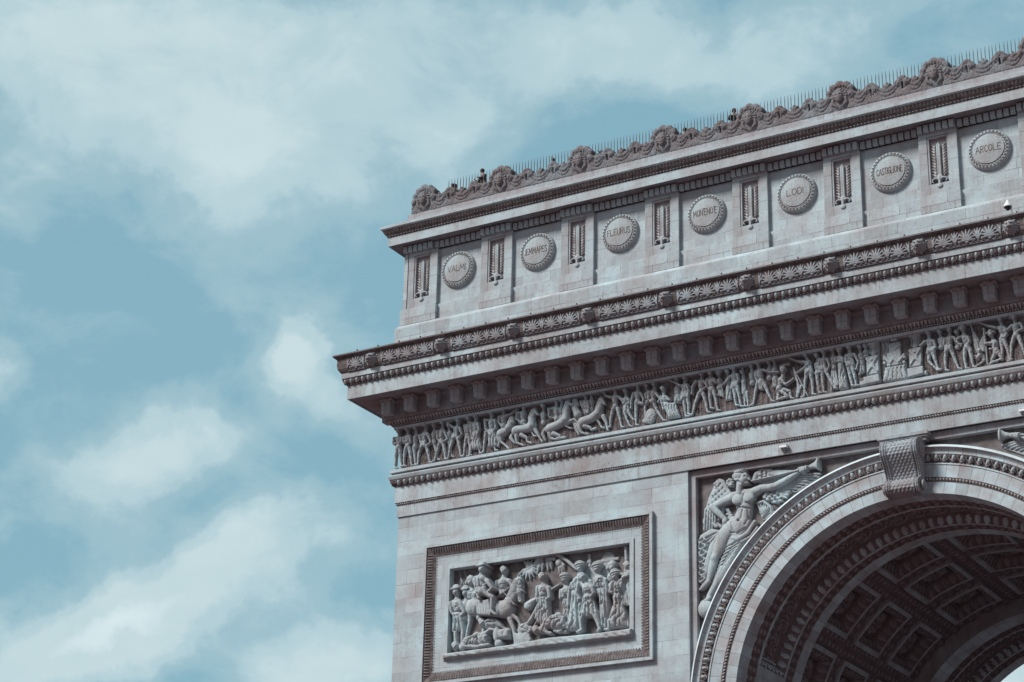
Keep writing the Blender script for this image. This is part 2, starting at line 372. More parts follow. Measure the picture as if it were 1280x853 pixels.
def arc_frames(r0, y0, r1, y1, th0, th1, pitch_deg, mid=0.0):
    L = math.hypot(r1-r0, y1-y0); out = []
    for k in range(math.ceil((th0-mid)/pitch_deg), int((th1-mid)/pitch_deg)+1):
        t = R(mid+k*pitch_deg); rad = np.array([math.sin(t), 0, math.cos(t)]); U = np.array([math.cos(t), 0, -math.sin(t)])
        v = rad*(r1-r0)/L+np.array([0, (y1-y0)/L, 0]); w = np.cross(U, v); w = w if w[1] < 0 else -w
        out.append((rad*r0+np.array([0, y0, ZC]), U, v, w))
    return out, L

# --- piers
PX0, PX1, PZ0, PZ1 = -19.75, -11.46, 25.10, 28.77      # opening of the sculpted panel
def ring_quads(mb, o, i, y, m=0):
    (a0, a1, b0, b1), (c0, c1, d0, d1) = o, i
    for q in (((a0, b0), (a1, b0), (c1, d0), (c0, d0)), ((a1, b0), (a1, b1), (c1, d1), (c1, d0)), ((a1, b1), (a0, b1), (c0, d1), (c1, d1)), ((a0, b1), (a0, b0), (c0, d0), (c0, d1))):
        mb.quad(*[(x, y, z) for x, z in q], m=m)
def pier(sx):
    mb = MB(); X = lambda x: sx*x
    # front: split into rectangles round the panel so that stone courses stay level
    for (x0, x1, z0, z1) in ((-22.41, -8.93, GZ, PZ0), (-22.41, -8.93, PZ1, 31.36), (-22.41, PX0, PZ0, PZ1), (PX1, -8.93, PZ0, PZ1)):
        mb.quad((X(x0), 0, z0), (X(x1), 0, z0), (X(x1), 0, z1), (X(x0), 0, z1))
    mb.quad((X(-22.41), 0, GZ), (X(-22.41), D, GZ), (X(-22.41), D, 31.36), (X(-22.41), 0, 31.36))
    mb.quad((X(-22.41), D, GZ), (X(-8.93), D, GZ), (X(-8.93), D, 31.36), (X(-22.41), D, 31.36))
    mb.quad((X(-8.93), 0, GZ), (X(-8.93), .42, GZ), (X(-8.93), .42, 31.36), (X(-8.93), 0, 31.36))
    mb.build('pier', M_WALL, arch)
    # sculpted panel: recess, frame with leaf moulding
    fr = MB(); YB = .34
    for a, b, c, d in (((PX0, PZ1), (PX1, PZ1), 0, 0), ((PX0, PZ0), (PX1, PZ0), 0, 0), ((PX0, PZ0), (PX0, PZ1), 0, 0), ((PX1, PZ0), (PX1, PZ1), 0, 0)):
        fr.quad((X(a[0]), 0, a[1]), (X(b[0]), 0, b[1]), (X(b[0]), YB, b[1]), (X(a[0]), YB, a[1]))
    fr.quad((X(PX0), YB, PZ0), (X(PX1), YB, PZ0), (X(PX1), YB, PZ1), (X(PX0), YB, PZ1), m=3)
    def rfr(o, i, po, pi, m):
        q = [((o[0], o[2]), (o[1], o[2]), (i[1], i[2]), (i[0], i[2])), ((o[1], o[2]), (o[1], o[3]), (i[1], i[3]), (i[1], i[2])), ((o[1], o[3]), (o[0], o[3]), (i[0], i[3]), (i[1], i[3])), ((o[0], o[3]), (o[0], o[2]), (i[0], i[2]), (i[0], i[3]))]
        for a, b, c, d in q: fr.quad((X(a[0]), -po, a[1]), (X(b[0]), -po, b[1]), (X(c[0]), -pi, c[1]), (X(d[0]), -pi, d[1]), m=m)
    O = (-20.95, -10.41, 23.97, 29.89); A = (-20.83, -10.53, 24.09, 29.77); B = (-20.44, -10.92, 24.48, 29.38)
    rfr(O, O, 0.0, .18, 0); rfr(O, A, .18, .18, 0); rfr(A, B, .15, .012, 1); rfr(A, A, .18, .15, 0)
    C1 = (-19.93, -11.28, 24.95, 28.95)
    rfr(B, B, .012, .006, 0); rfr(C1, C1, 0.0, .05, 2)
    rfr(C1, (PX0, PX1, PZ0, PZ1), .05, .05, 0); rfr((PX0, PX1, PZ0, PZ1), (PX0, PX1, PZ0, PZ1), .05, 0, 0)
    o = fr.build('panel_frame', [M_PLAIN, M_CRUST, M_REVEAL, M_GROUNDW], arch)
    # leaves and beads on the sloping band
    lv = MB(); pit = .12
    for (xa, za, xb, zb) in ((A[0], A[3], A[1], A[3]), (A[1], A[2], A[0], A[2]), (A[0], A[2], A[0], A[3]), (A[1], A[3], A[1], A[2])):
        Lg = math.hypot(xb-xa, zb-za); U = np.array([(xb-xa)/Lg, 0, (zb-za)/Lg]); inn = np.array([U[2], 0, -U[0]])
        v = (inn*.39+np.array([0, .14, 0])); h = np.linalg.norm(v); v /= h; w = np.cross(U, v); w = w if w[1] < 0 else -w
        fs = []
        for k in range(int(Lg/pit)):
            u = (k+.5)*pit
            if u < .3 or u > Lg-.3: continue
            fs.append((np.array([xa, -.15, za])+U*u, U, v, w))
        strip(lv, [leaf_pc(pit, h*.62, .04), bead_pc(.026, h*.93, .02), bead_pc(.02, h*.05, .02)], [(f[0]+f[2]*h*.15, *f[1:]) for f in fs], [2, 0, 0])
    V = None
    ob = lv.build('leaf_moulding', [M_EGG, M_CRUST2, M_GROUNDW], o)
    if sx > 0:
        for k in ob.data.vertices: k.co.x *= -1
    return o
pfl = pier(1)
pfr = pier(-1)

# --- spandrel wall behind the archivolt
mb = MB(); YS = .40; YF = .14
n = 96; ths = np.linspace(-math.pi/2, math.pi/2, n+1)
RO = 8.93
def box_hit(t, hx, z1):   # where the ray from the arch centre leaves the spandrel rectangle
    s, c = math.sin(t), math.cos(t); k = min(hx/abs(s) if abs(s) > 1e-6 else 9e9, (z1-ZC)/c if c > 1e-6 else 9e9); return (s*k, ZC+c*k)
corner = math.atan2(8.67, 31.08-ZC)
tt = sorted(list(ths)+[corner, -corner])
for a, b in zip(tt[:-1], tt[1:]):
    pa, pb = box_hit(a, 8.67, 31.08), box_hit(b, 8.67, 31.08); ra, rb = RO*.95, RO*.95
    ia, ib = (ra*math.sin(a), ZC+ra*math.cos(a)), (rb*math.sin(b), ZC+rb*math.cos(b))
    if math.hypot(pa[0], pa[1]-ZC) < ra and math.hypot(pb[0], pb[1]-ZC) < rb: continue
    mb.quad((ia[0], YS, ia[1]), (ib[0], YS, ib[1]), (pb[0], YS, pb[1]), (pa[0], YS, pa[1]), m=1)
mb.quad((-8.93, YF, 31.08), (8.93, YF, 31.08), (8.93, YF, 31.36), (-8.93, YF, 31.36))
mb.quad((-8.67, YF, 31.08), (8.67, YF, 31.08), (8.67, YS, 31.08), (-8.67, YS, 31.08))
for s in (-1, 1):
    mb.quad((s*8.93, YF, GZ), (s*8.67, YF, GZ), (s*8.67, YF, 31.08), (s*8.93, YF, 31.08))
    mb.quad((s*8.67, YF, GZ), (s*8.67, YS, GZ), (s*8.67, YS, 31.08), (s*8.67, YF, 31.08))
mb.build('spandrel_wall', [M_REVEAL, M_GROUNDW], arch)

# --- archivolt: concentric mouldings turned round the arch
def turn(name, prof, mats, midx, parent, th0=-90, th1=90, n=240, zc=ZC, smooth=False):
    t = np.radians(np.linspace(th0, th1, n+1)); V = []
    for r, y in prof: V.append(np.stack([r*np.sin(t), np.full(n+1, y), zc+r*np.cos(t)], 1))
    V = np.concatenate(V); F = []; mi = []
    for i in range(len(prof)-1):
        a = i*(n+1)+np.arange(n); F.append(np.stack([a, a+1, a+n+2, a+n+1], 1)); mi += [midx[i]]*n
    return mesh(name, V, np.concatenate(F), mats, parent, mi, smooth)
# voussoir material: joints radiate from the arch centre
def voussoir():
    m, nt, b = nmat('voussoir_stone'); L = nt.links
    tc = N(nt, 'ShaderNodeTexCoord'); s = N(nt, 'ShaderNodeSeparateXYZ'); L.new(tc.outputs['Object'], s.inputs[0])
    z = N(nt, 'ShaderNodeMath', operation='SUBTRACT'); L.new(s.outputs[2], z.inputs[0]); z.inputs[1].default_value = ZC
    at = N(nt, 'ShaderNodeMath', operation='ARCTAN2'); L.new(s.outputs[0], at.inputs[0]); L.new(z.outputs[0], at.inputs[1])
    k = N(nt, 'ShaderNodeMath', operation='MULTIPLY'); L.new(at.outputs[0], k.inputs[0]); k.inputs[1].default_value = 180/math.pi/3.55
    fl = N(nt, 'ShaderNodeMath', operation='FLOOR'); L.new(k.outputs[0], fl.inputs[0])
    fc = N(nt, 'ShaderNodeMath', operation='FRACT'); L.new(k.outputs[0], fc.inputs[0])
    lt = N(nt, 'ShaderNodeMath', operation='LESS_THAN'); L.new(fc.outputs[0], lt.inputs[0]); lt.inputs[1].default_value = .035
    wn = N(nt, 'ShaderNodeTexWhiteNoise', noise_dimensions='1D'); L.new(fl.outputs[0], wn.inputs['W'])
    n1 = N(nt, 'ShaderNodeTexNoise', Scale=.8, Detail=6.0, Roughness=.65); L.new(tc.outputs['Object'], n1.inputs['Vector'])
    n3 = N(nt, 'ShaderNodeTexNoise', Scale=9.0, Detail=4.0, Roughness=.7); L.new(tc.outputs['Object'], n3.inputs['Vector'])
    r1 = ramp(nt, n1.outputs['Fac'], [(.38, PALE), (.66, WARM)])
    r0 = ramp(nt, wn.outputs['Value'], [(0, (.82, .78, .78)), (.5, (.96, .95, .95)), (1, (1.06, 1.07, 1.08))])
    c = mixc(nt, 1.0, r1.outputs[0], r0.outputs[0], 'MULTIPLY')
    r3 = ramp(nt, n3.outputs['Fac'], [(.60, (0, 0, 0)), (.75, (.5, .5, .5))]); c = mixc(nt, r3.outputs[0], c, DARK)
    jf = N(nt, 'ShaderNodeMath', operation='MULTIPLY'); L.new(lt.outputs[0], jf.inputs[0]); jf.inputs[1].default_value = .75
    c = mixc(nt, jf.outputs[0], c, DARK); L.new(c, b.inputs['Base Color'])
    bp = N(nt, 'ShaderNodeBump', Strength=.3, Distance=.03); L.new(n3.outputs['Fac'], bp.inputs['Height']); L.new(bp.outputs[0], b.inputs['Normal'])
    return m
M_VOUS = voussoir()
prof = [(8.965, YS), (8.965, .0), (8.845, -.13), (8.835, -.09), (8.78, -.02), (8.71, .02), (8.62, .02), (8.60, .05), (8.30, .10), (8.26, .10), (8.25, -.01), (8.20, -.02), (8.195, .012),
        (7.72, .012), (7.715, -.02), (7.69, -.025), (7.57, .03), (7.545, .03), (7.54, .04), (RA, .04)]
mx = [0, 2, 0, 0, 0, 0, 0, 1, 1, 1, 0, 0, 0, 0, 1, 1, 1, 0, 0]
arv = turn('archivolt', prof, [M_VOUS, M_CRUST, M_FILLET], mx, arch)
mb = MB(); fr, L = arc_frames(8.60, .03, 8.28, .09, -90, 90, 2.24, 1.0)
strip(mb, egg_motif(.328, L), fr, [0, 1, 1])
fr, L2 = arc_frames(8.27, .08, 8.2, .08, -90, 90, 1.12, .44); strip(mb, [bead_pc(.024, 0, .02)], fr, [0])
mb.build('egg_moulding', [M_EGG, M_CRUST2], arv); mb = MB()
fr, L2 = arc_frames(7.69, -.01, 7.56, .02, -90, 90, .95); strip(mb, [(np.array([(-.05, .02, .01), (.02, .02, .01), (.05, .10, .01), (-.02, .10, .01), (0, .06, .045)]), None, [(0, 1, 4), (1, 2, 4), (2, 3, 4), (3, 0, 4)])], fr, [1])
mb.build('guilloche_band', [M_EGG, M_CRUST2], arv)

# --- vault
vault = empty('barrel_vault', (0, 0, 0), arch)
def to_cyl(R0, off=.6):
    def f(V):
        th = V[:, 0]/R0; h = -V[:, 1]; r = R0+off-h
        return np.stack([r*np.sin(th), V[:, 2], ZC+r*np.cos(th)], 1)
    return f
def rib(name, y0, y1, r, flip):
    """front or rear rib: plain edge, leaf band, framed scroll panel with egg border, leaf band, plain edge"""
    W = y1-y0; h = HF(-RA*math.pi/2, RA*math.pi/2, 0, W, r); S, Y = h.X, h.Z
    if flip: Y = W-Y
    H = np.full(S.shape, .60); mt = np.zeros(S.shape, np.int8)
    lf = (Y > .87) & (Y < 1.59) | (Y > 4.22) & (Y < 4.80)
    pat = np.abs(np.sin(S*math.pi/.36))*np.abs(np.sin(Y*math.pi/.36+np.floor(S/.36)*1.57))
    H = np.where(lf, .47+.15*pat, H); mt[lf] = 1; mt[lf & (pat > .62)] = 2
    # panel
    s0 = RA*R(-76.5); s1 = RA*R(76.5)
    inside = (Y > 1.59) & (Y < 4.22) & (S > s0) & (S < s1)
    H = np.where((Y > 1.59) & (Y < 4.22), .60, H)
    e = np.minimum(np.minimum(Y-1.59, 4.22-Y), np.minimum(S-s0, s1-S))
    rec = inside & (e > .20); H = np.where(rec, .60-np.clip((e-.20)/.34, 0, 1)*.32, H); mt[rec] = 1
    # eggs on the sloping border
    eb = inside & (e > .20) & (e < .56); along = np.where(np.minimum(Y-1.59, 4.22-Y) <= np.minimum(S-s0, s1-S), S, Y)
    q = ((np.mod(along, .36)-.18)/.11)**2+((e-.38)/.16)**2
    H = np.where(eb & (q < 1), H+.12*np.sqrt(np.maximum(1-q, 0)), H)
    mt[eb & (q < 1)] = 0
    fil = inside & (e > .56) & (e < .61); H = np.where(fil, .33, H); mt[fil] = 0
    inn = inside & (e >= .61); H = np.where(inn, .26, H)
    # running acanthus scroll
    P = 1.5; ph = S*2*math.pi/P; yc = 2.9+.22*np.sin(ph)
    H = np.where(inn & (np.abs(Y-yc) < .06), .36, H)
    for sg in (0, 1):
        cs = (np.floor(S/P-.25-sg*.5)+.25+sg*.5+.5)*P-P*.25; dx = S-cs; dy = Y-(2.9+(.08 if sg else -.08)); rr = np.hypot(dx, dy); an = np.arctan2(dy, dx)
        m = inn & (rr < .50); H = np.where(m, np.maximum(H, .27+.17*np.abs(np.sin(an*3+rr*14))*(1-(rr/.55)**3)), H); mt[m & (H > .36)] = 2
    h.H = H
    h.mat = mt[:, :]
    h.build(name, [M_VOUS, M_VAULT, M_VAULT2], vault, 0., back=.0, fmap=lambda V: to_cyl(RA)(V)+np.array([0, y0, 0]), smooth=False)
rib('rib_soffit', .045, 5.6, .034, False)
rib('rib_soffit', 17.2, D-.04, .07, True)
turn('rib_face', [(7.72, 5.605), (8.2, 5.605)], [M_REVEAL], [0], vault, n=90)
turn('rib_face', [(RA+.02, 17.19), (8.0, 17.19)], [M_REVEAL], [0], vault, n=90)
RV = 7.70; CY = [7.70, 11.24, 14.95]; CT = [.8+23.1*k for k in range(-4, 5)]; CW = RV*R(8.75); CHh = 1.34
hf = HF(-RV*math.pi/2, RV*math.pi/2, 5.6, 17.2, .05); S, Y = hf.X, hf.Z
pt = np.abs(np.sin(S*math.pi/.42))*np.abs(np.sin(Y*math.pi/.42+np.floor(S/.42)*1.57)); H = .60-.10+.14*pt
for t in CT:
    for cy in CY: H = np.where((np.abs(S-RV*R(t)) < CW-.03) & (np.abs(Y-cy) < CHh-.03), -1., H)
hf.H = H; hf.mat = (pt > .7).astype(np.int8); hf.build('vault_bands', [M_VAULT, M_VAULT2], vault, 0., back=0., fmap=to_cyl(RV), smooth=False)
# one coffer, then copies turned about the arch axis
hc = HF(-CW, CW, -CHh, CHh, .04); S, Y = hc.X, hc.Z; e = np.minimum(CW-np.abs(S), CHh-np.abs(Y))
H = np.full(S.shape, .66); mt = np.zeros(S.shape, np.int8)
rec = e > .21; H = np.where(rec, .62-np.clip((e-.21)/.38, 0, 1)*.42, H); mt[rec] = 1
al = np.where(CW-np.abs(S) < CHh-np.abs(Y), Y, S); q = ((np.mod(al+.18, .36)-.18)/.11)**2+((e-.40)/.17)**2
H = np.where(q < 1, H+.13*np.sqrt(np.maximum(1-q, 0)), H)
fil = (e > .60) & (e < .66); H = np.where(fil, .34, H)
rr = np.hypot(S, Y*1.05); an = np.arctan2(Y, S)
inn = e >= .66; H = np.where(inn, .20, H)
H = np.where(inn & (rr < .66), .22+.20*np.abs(np.cos(an*4))*(1-(rr/.68)**2)+.10*(rr < .15), H)
mt[inn & (H > .27)] = 2; mt[rec & (q < 1)] = 2
hc.H = H; hc.mat = mt
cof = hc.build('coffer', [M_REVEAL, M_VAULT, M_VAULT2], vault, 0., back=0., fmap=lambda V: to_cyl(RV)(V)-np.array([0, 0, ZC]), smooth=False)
fst = True
for t in CT:
    if abs(t) > 85: continue
    for cy in CY:
        o = cof if fst else cof.copy()
        if not fst: col.objects.link(o); o.parent = vault
        fst = False; o.location = (0, cy, ZC); o.rotation_euler = (0, R(t), 0)
# jambs below the springing, impost
for s in (-1, 1):
    mb = MB()
    for y0, y1, rx in ((.05, 5.6, RA), (17.2, D-.02, RA), (5.6, 17.2, RV)):
        mb.box(min(s*rx, s*8.6), max(s*rx, s*8.6), y0, y1, GZ, ZC-.02)
    mb.box(min(s*(RA-.2), s*9.1), max(s*(RA-.2), s*9.1), -.1, 5.7, ZC-.9, ZC-.05)
    mb.build('jamb', M_WALL, arch)
turn('rear_arch_face', [(8.9, D), (RA, D)], [M_PLAIN], [0], arch, n=90)
mb = MB(); mb.quad((-8.93, D-.01, 31.36), (8.93, D-.01, 31.36), (8.93, D-.01, 29.6), (-8.93, D-.01, 29.6)); mb.build('rear_wall', M_WALL, arch)

# --- keystone console
K = empty('keystone', (0, 0, 0), arch)
kp = [(.18, 31.0), (.42, 30.99), (.62, 30.93), (.78, 30.80), (.83, 30.62), (.80, 30.42), (.68, 30.22), (.54, 30.02), (.42, 29.82), (.34, 29.62), (.33, 29.52), (.44, 29.47), (.58, 29.40), (.66, 29.27), (.66, 29.12), (.57, 28.99), (.42, 28.94), (.28, 28.93), (.0, 28.98)]
kp2 = []
for i in range(len(kp)-1):
    for f in (0, .25, .5, .75): kp2.append((kp[i][0]+(kp[i+1][0]-kp[i][0])*f, kp[i][1]+(kp[i+1][1]-kp[i][1])*f))
kp2.append(kp[-1]); kp2 = np.array(kp2); kp2[:, 0] += .0
sl = np.concatenate([[0], np.cumsum(np.hypot(*np.diff(kp2, axis=0).T))]); TL = sl[-1]
hk = HF(-.74, .74, 0, TL, .017); X, Vv = hk.X, hk.Z; hwid = .74-.10*(Vv/TL)
xn = X/hwid; inside = np.abs(xn) <= 1.0
H = np.where(inside, .55, -1.)
edge = np.abs(xn)
H = np.where(inside & (edge > .70), .55+.05*np.cos((edge-.85)/.15*math.pi)-.0, H)          # rolled cheeks
H = np.where(inside & (np.abs(edge-.70) < .035), .60+.02*(np.mod(Vv, .07) < .04), H)
H = np.where(inside & (np.abs(edge-.97) < .035), .60+.025*(np.mod(Vv, .07) < .04), H)
sc1 = np.zeros(X.shape); ph = .115
for k in (0, 1):        # overlapping fish scales
    row = np.floor(Vv/ph)-k; v = Vv/ph-row; fx = np.mod(X/.155+.5*np.mod(row, 2), 1)-.5
    ins = (fx*2.02)**2+(np.maximum(0, v-.55)/.85)**2 < 1; sc1 = np.where(ins, .30+.70*v/1.4-.5*fx*fx, sc1)
H = np.where(inside & (edge < .66), .52+.075*sc1, H)
hk.H = H
def kmap(V):
    s = V[:, 2]; h = -V[:, 1]-.55; p = np.interp(s, sl, kp2[:, 0]); z = np.interp(s, sl, kp2[:, 1])
    dp = np.interp(s+.03, sl, kp2[:, 0])-np.interp(s-.03, sl, kp2[:, 0]); dz = np.interp(s+.03, sl, kp2[:, 1])-np.interp(s-.03, sl, kp2[:, 1])
    n = np.hypot(dp, dz)+1e-9; npx, nz = -dz/n, dp/n
    h = np.where(h < -.3, -.02, h)
    return np.stack([V[:, 0], -(p+npx*h), z+nz*h], 1)
hk.mat = (((sc1 < .2) & (edge < .66))).astype(np.int8); hk.build('scale_carving', [M_LION, M_CRUST], K, 0., back=0., fmap=kmap)
# cheeks (flat sides of the console) and cap moulding
for s in (-1, 1):
    mb = MB()
    for i in range(len(kp2)-1):
        w0 = .735-.10*sl[i]/TL; w1 = .735-.10*sl[i+1]/TL
        mb.quad((s*w0, -kp2[i][0], kp2[i][1]), (s*w1, -kp2[i+1][0], kp2[i+1][1]), (s*w1, .2, kp2[i+1][1]), (s*w0, .2, kp2[i][1]))
    for (cz, cp, r) in ((30.55, .40, .28), (29.22, .36, .19)):
        V, F, F3 = tube([(s*.70, -cp, cz), (s*.78, -cp, cz)], r, 20); mb.add(V, F, F3)
        V, F, F3 = tube([(s*.70, -cp, cz), (s*.80, -cp, cz)], r*.5, 14); mb.add(V, F, F3)
    mb.build('cheek', M_REVEAL, K)
mb = MB(); mb.box(-.98, .98, -.34, .2, 31.20, 31.31); mb.box(-.93, .93, -.28, .2, 31.12, 31.198); mb.box(-.86, .86, -.21, .2, 31.0, 31.118); mb.build('keystone_cap', M_REVEAL, K)

# --- architrave, frieze wall, cornices, attic
archi = sweep('architrave', [(.0, 31.355), (.06, 31.36), (.06, 31.86), (.08, 31.87), (.12, 31.95), (.15, 31.965), (.15, 32.67), (.17, 32.675), (.29, 32.80), (.325, 32.945), (.34, 32.965), (.36, 33.0), (.40, 33.09), (.40, 33.14), (.30, 33.17), (.27, 33.19), (.27, 33.25), (.34, 33.27), (.34, 33.40), (.0, 33.43)],
      [M_BAND, M_CRUST, M_PLAIN], arch, [2, 0, 1, 1, 1, 0, 1, 1, 1, 1, 2, 2, 2, 2, 1, 1, 2, 2, 2])
fr, L = straight_frames(.325, 32.93, .185, 32.69, .295, phase=.13); mb = MB(); strip(mb, egg_motif(.295, L), fr, [0, 1, 1])
fr, L2 = straight_frames(.175, 32.69, .165, 32.66, .1475, phase=.0); strip(mb, [bead_pc(.022, 0, .012)], fr, [0])
mb.build('egg_moulding', [M_EGG, M_CRUST2], archi); mb = MB()
fr, L2 = straight_frames(.12, 31.95, .085, 31.872, .105); strip(mb, [(np.array([(-.055, .01, .0), (.02, .01, .0), (.055, .08, .0), (-.02, .08, .0), (0, .045, .04)]), None, [(0, 1, 4), (1, 2, 4), (2, 3, 4), (3, 0, 4)])], fr, [1])
mb.build('guilloche_band', [M_EGG, M_CRUST2], archi)
frieze = sweep('frieze', [(.0, 33.43), (.02, 35.22)], [M_GROUNDW], arch)
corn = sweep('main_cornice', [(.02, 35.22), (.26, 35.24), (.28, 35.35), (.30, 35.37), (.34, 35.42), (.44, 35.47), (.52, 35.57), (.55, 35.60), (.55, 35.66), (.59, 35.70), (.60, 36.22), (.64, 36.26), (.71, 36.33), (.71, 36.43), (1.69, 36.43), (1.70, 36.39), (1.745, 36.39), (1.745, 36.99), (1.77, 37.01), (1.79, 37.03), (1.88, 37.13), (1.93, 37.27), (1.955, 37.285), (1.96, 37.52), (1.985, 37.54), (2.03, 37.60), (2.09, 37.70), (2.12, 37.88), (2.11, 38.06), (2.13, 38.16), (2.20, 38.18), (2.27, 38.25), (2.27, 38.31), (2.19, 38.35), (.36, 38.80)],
      [M_BAND, M_CRUST, M_PLAIN, M_SOFFIT_SHADE, M_CREST, M_CRUST], arch, [2, 2, 1, 1, 1, 1, 1, 3, 3, 3, 3, 3, 3, 3, 3, 0, 0, 1, 1, 1, 1, 1, 0, 5, 5, 5, 5, 5, 5, 5, 1, 4, 4, 4])
mb = MB(); fr, L = straight_frames(1.93, 37.25, 1.80, 37.03, .294, phase=.22); strip(mb, egg_motif(.294, L), fr, [0, 1, 1])
fr, L2 = straight_frames(1.78, 37.03, 1.76, 36.99, .147); strip(mb, [bead_pc(.023, 0, .012)], fr, [0])
mb.build('egg_moulding', [M_EGG, M_CRUST2], corn); mb = MB()
fr, L2 = straight_frames(.53, 35.58, .36, 35.42, .15); strip(mb, [leaf_pc(.15, L2, .04), bead_pc(.02, .05, .04)], fr, [1, 0])
fr, L2 = straight_frames(.33, 35.41, .29, 35.37, .10); strip(mb, [bead_pc(.028, 0, .02)], fr, [0])
mb.build('leaf_moulding', [M_EGG, M_CRUST2], corn)
# modillions
mb = MB(); mb.box(-.212, .212, -1.01, -.603, 35.74, 35.93); mb.box(-.225, .225, -1.03, -.603, 35.933, 36.24); mb.box(-.262, .262, -1.05, -.603, 36.243, 36.29, 1); mb.box(-.30, .30, -1.09, -.603, 36.293, 36.36, 1); mb.box(-.275, .275, -1.06, -.603, 36.363, 36.43, 1)
md = mb.build('modillion', [M_REVEAL, M_CRUST2], corn); md.location = (1.54-1.152, 0, 0)
for k in range(-20, 20):
    x = 1.54-1.152+1.152*k
    if k == 0 or x < -22.9 or x > 22.9: continue
    c = md.copy(); col.objects.link(c); c.parent = corn; c.location = (x, 0, 0)
for k in range(1, 20):
    c = md.copy(); col.objects.link(c); c.parent = corn; c.rotation_euler = (0, 0, R(-90)); c.location = (-22.41, 1.152*k-1.05, 0)
# anthemion band on the cyma
def anthemion():
    h = HF(-.435, .435, 0, .66, .0145); h.H[:] = -1.
    for sg in (1, -1):
        for a, ln in ((0, .53), (15, .515), (30, .47), (46, .40), (64, .33)):
            if a == 0 and sg < 0: continue
            pts = [(sg*ln*t*math.sin(R(a*(.55+.6*t))), .09+ln*t*math.cos(R(a*(.5+.75*t)))) for t in np.linspace(.1, 1, 7)]
            h.chain(pts, [.012+.030*math.sin(math.pi*min(1, .05+.70*t)) for t in np.linspace(.1, 1, 7)], .0, 1.0)
        # half lotus at the tile edge
        for a, ln in ((0, .52), (12, .48), (26, .38)):
            pts = [(sg*(.435-ln*t*math.sin(R(a*(.4+.7*t)))), .10+ln*t*math.cos(R(a*(.4+.8*t)))) for t in np.linspace(.08, 1, 6)]
            h.chain(pts, [.014+.024*math.sin(math.pi*min(1, .1+.7*t)) for t in np.linspace(.1, 1, 6)], .0, 1.0)
        pts = [(sg*x, z) for x, z in ((.04, .10), (.10, .05), (.19, .07), (.235, .14), (.20, .20), (.15, .17))]; h.chain(pts, .024, .0, 1.3)
        pts = [(sg*x, z) for x, z in ((.42, .10), (.35, .05), (.28, .09), (.27, .17), (.31, .20))]; h.chain(pts, .022, .0, 1.3)
    h.ell((0, .10), .06, .05, 0, .06); h.cap((-.435, .02), (.435, .02), .016, .016)
    return h
ah = anthemion(); CP = np.array([(1.985, 37.54), (2.03, 37.60), (2.09, 37.70), (2.12, 37.88), (2.11, 38.06), (2.13, 38.16), (2.17, 38.19)]); cs = np.concatenate([[0], np.cumsum(np.hypot(*np.diff(CP, axis=0).T))])
def amap(V):
    s = V[:, 2]; h = -V[:, 1]; return np.stack([V[:, 0], -(np.interp(s, cs, CP[:, 0])+h), np.interp(s, cs, CP[:, 1])], 1)
at = ah.build('anthemion_tile', [M_CRUST2], corn, 0., back=0., fmap=amap)
tv = np.array([v.co[:] for v in at.data.vertices]); tf = np.array([p.vertices[:] for p in at.data.polygons]); bpy.data.objects.remove(at)
LP = 3.49
for b in range(-7, 7):      # one carved length between every two lion heads
    mb = MB()
    for q in (-1, 0, 1):
        x = b*LP+q*LP/4
        if abs(x) < 24.1: mb.add(tv+[x, 0, 0], tf)
    if mb.n: mb.build('anthemion_band', [M_LION], corn, smooth=True)
mb = MB()
for k in range(1, 27): mb.add(np.stack([-22.41+tv[:, 1], k*LP/4-tv[:, 0]-.3, tv[:, 2]], 1), tf)
mb.build('anthemion_band', [M_LION], corn, smooth=True)
# lion heads
def lion():
    h = HF(-.40, .40, -.36, .36, .016)
    for i in range(17):
        a = R(i*360/17+5); r = .24+.03*(i % 2); h.cap((.12*math.cos(a), .12*math.sin(a)), (r*math.cos(a), r*math.sin(a)), .07, .045, .02, 1.2)
    for i in range(12):
        a = R(i*30); h.cap((.08*math.cos(a), .02+.08*math.sin(a)), (.19*math.cos(a), .02+.19*math.sin(a)), .06, .04, .10, 1.2)
    h.ell((0, .02), .17, .21, .12, .14); h.ell((0, -.07), .10, .11, .20, .13); h.cap((0, .10), (0, -.05), .035, .05, .26, 1)
    h.ell((-.075, .075), .05, .03, .22, .05); h.ell((.075, .075), .05, .03, .22, .05)
    h.ell((-.15, .17), .05, .05, .12, .06); h.ell((.15, .17), .05, .05, .12, .06)
    for s in (-1, 1): h.bump((s*.075, .035), .022, -.07)
    h.groove([(-.07, -.10), (0, -.13), (.07, -.10)], .018, .09); h.groove([(0, -.06), (0, -.12)], .01, .05)
    h.soften(1); return h
lo = lion().build('lion_head', [M_LION], corn, 0., back=.05); lo.scale = (1.12, 1.25, 1.05); lo.location = (0, -2.06, 37.86)
fst = True
for k in range(-7, 7):
    c = lo if fst else lo.copy()
    if not fst: col.objects.link(c); c.parent = corn
    fst = False; c.location = ((k+.5)*LP-.06, -2.06, 37.86)
# small clamps on the cornice lip
mb = MB(); mb.box(-.02, .02, -2.24, -2.18, 38.30, 38.40); cl = mb.build('lip_clamp', [M_INK], arch)
for k in range(-22, 10):
    c = cl if k == -22 else cl.copy()
    if k != -22: col.objects.link(c); c.parent = arch
    c.location = (k*1.07+.1, 0, 0)

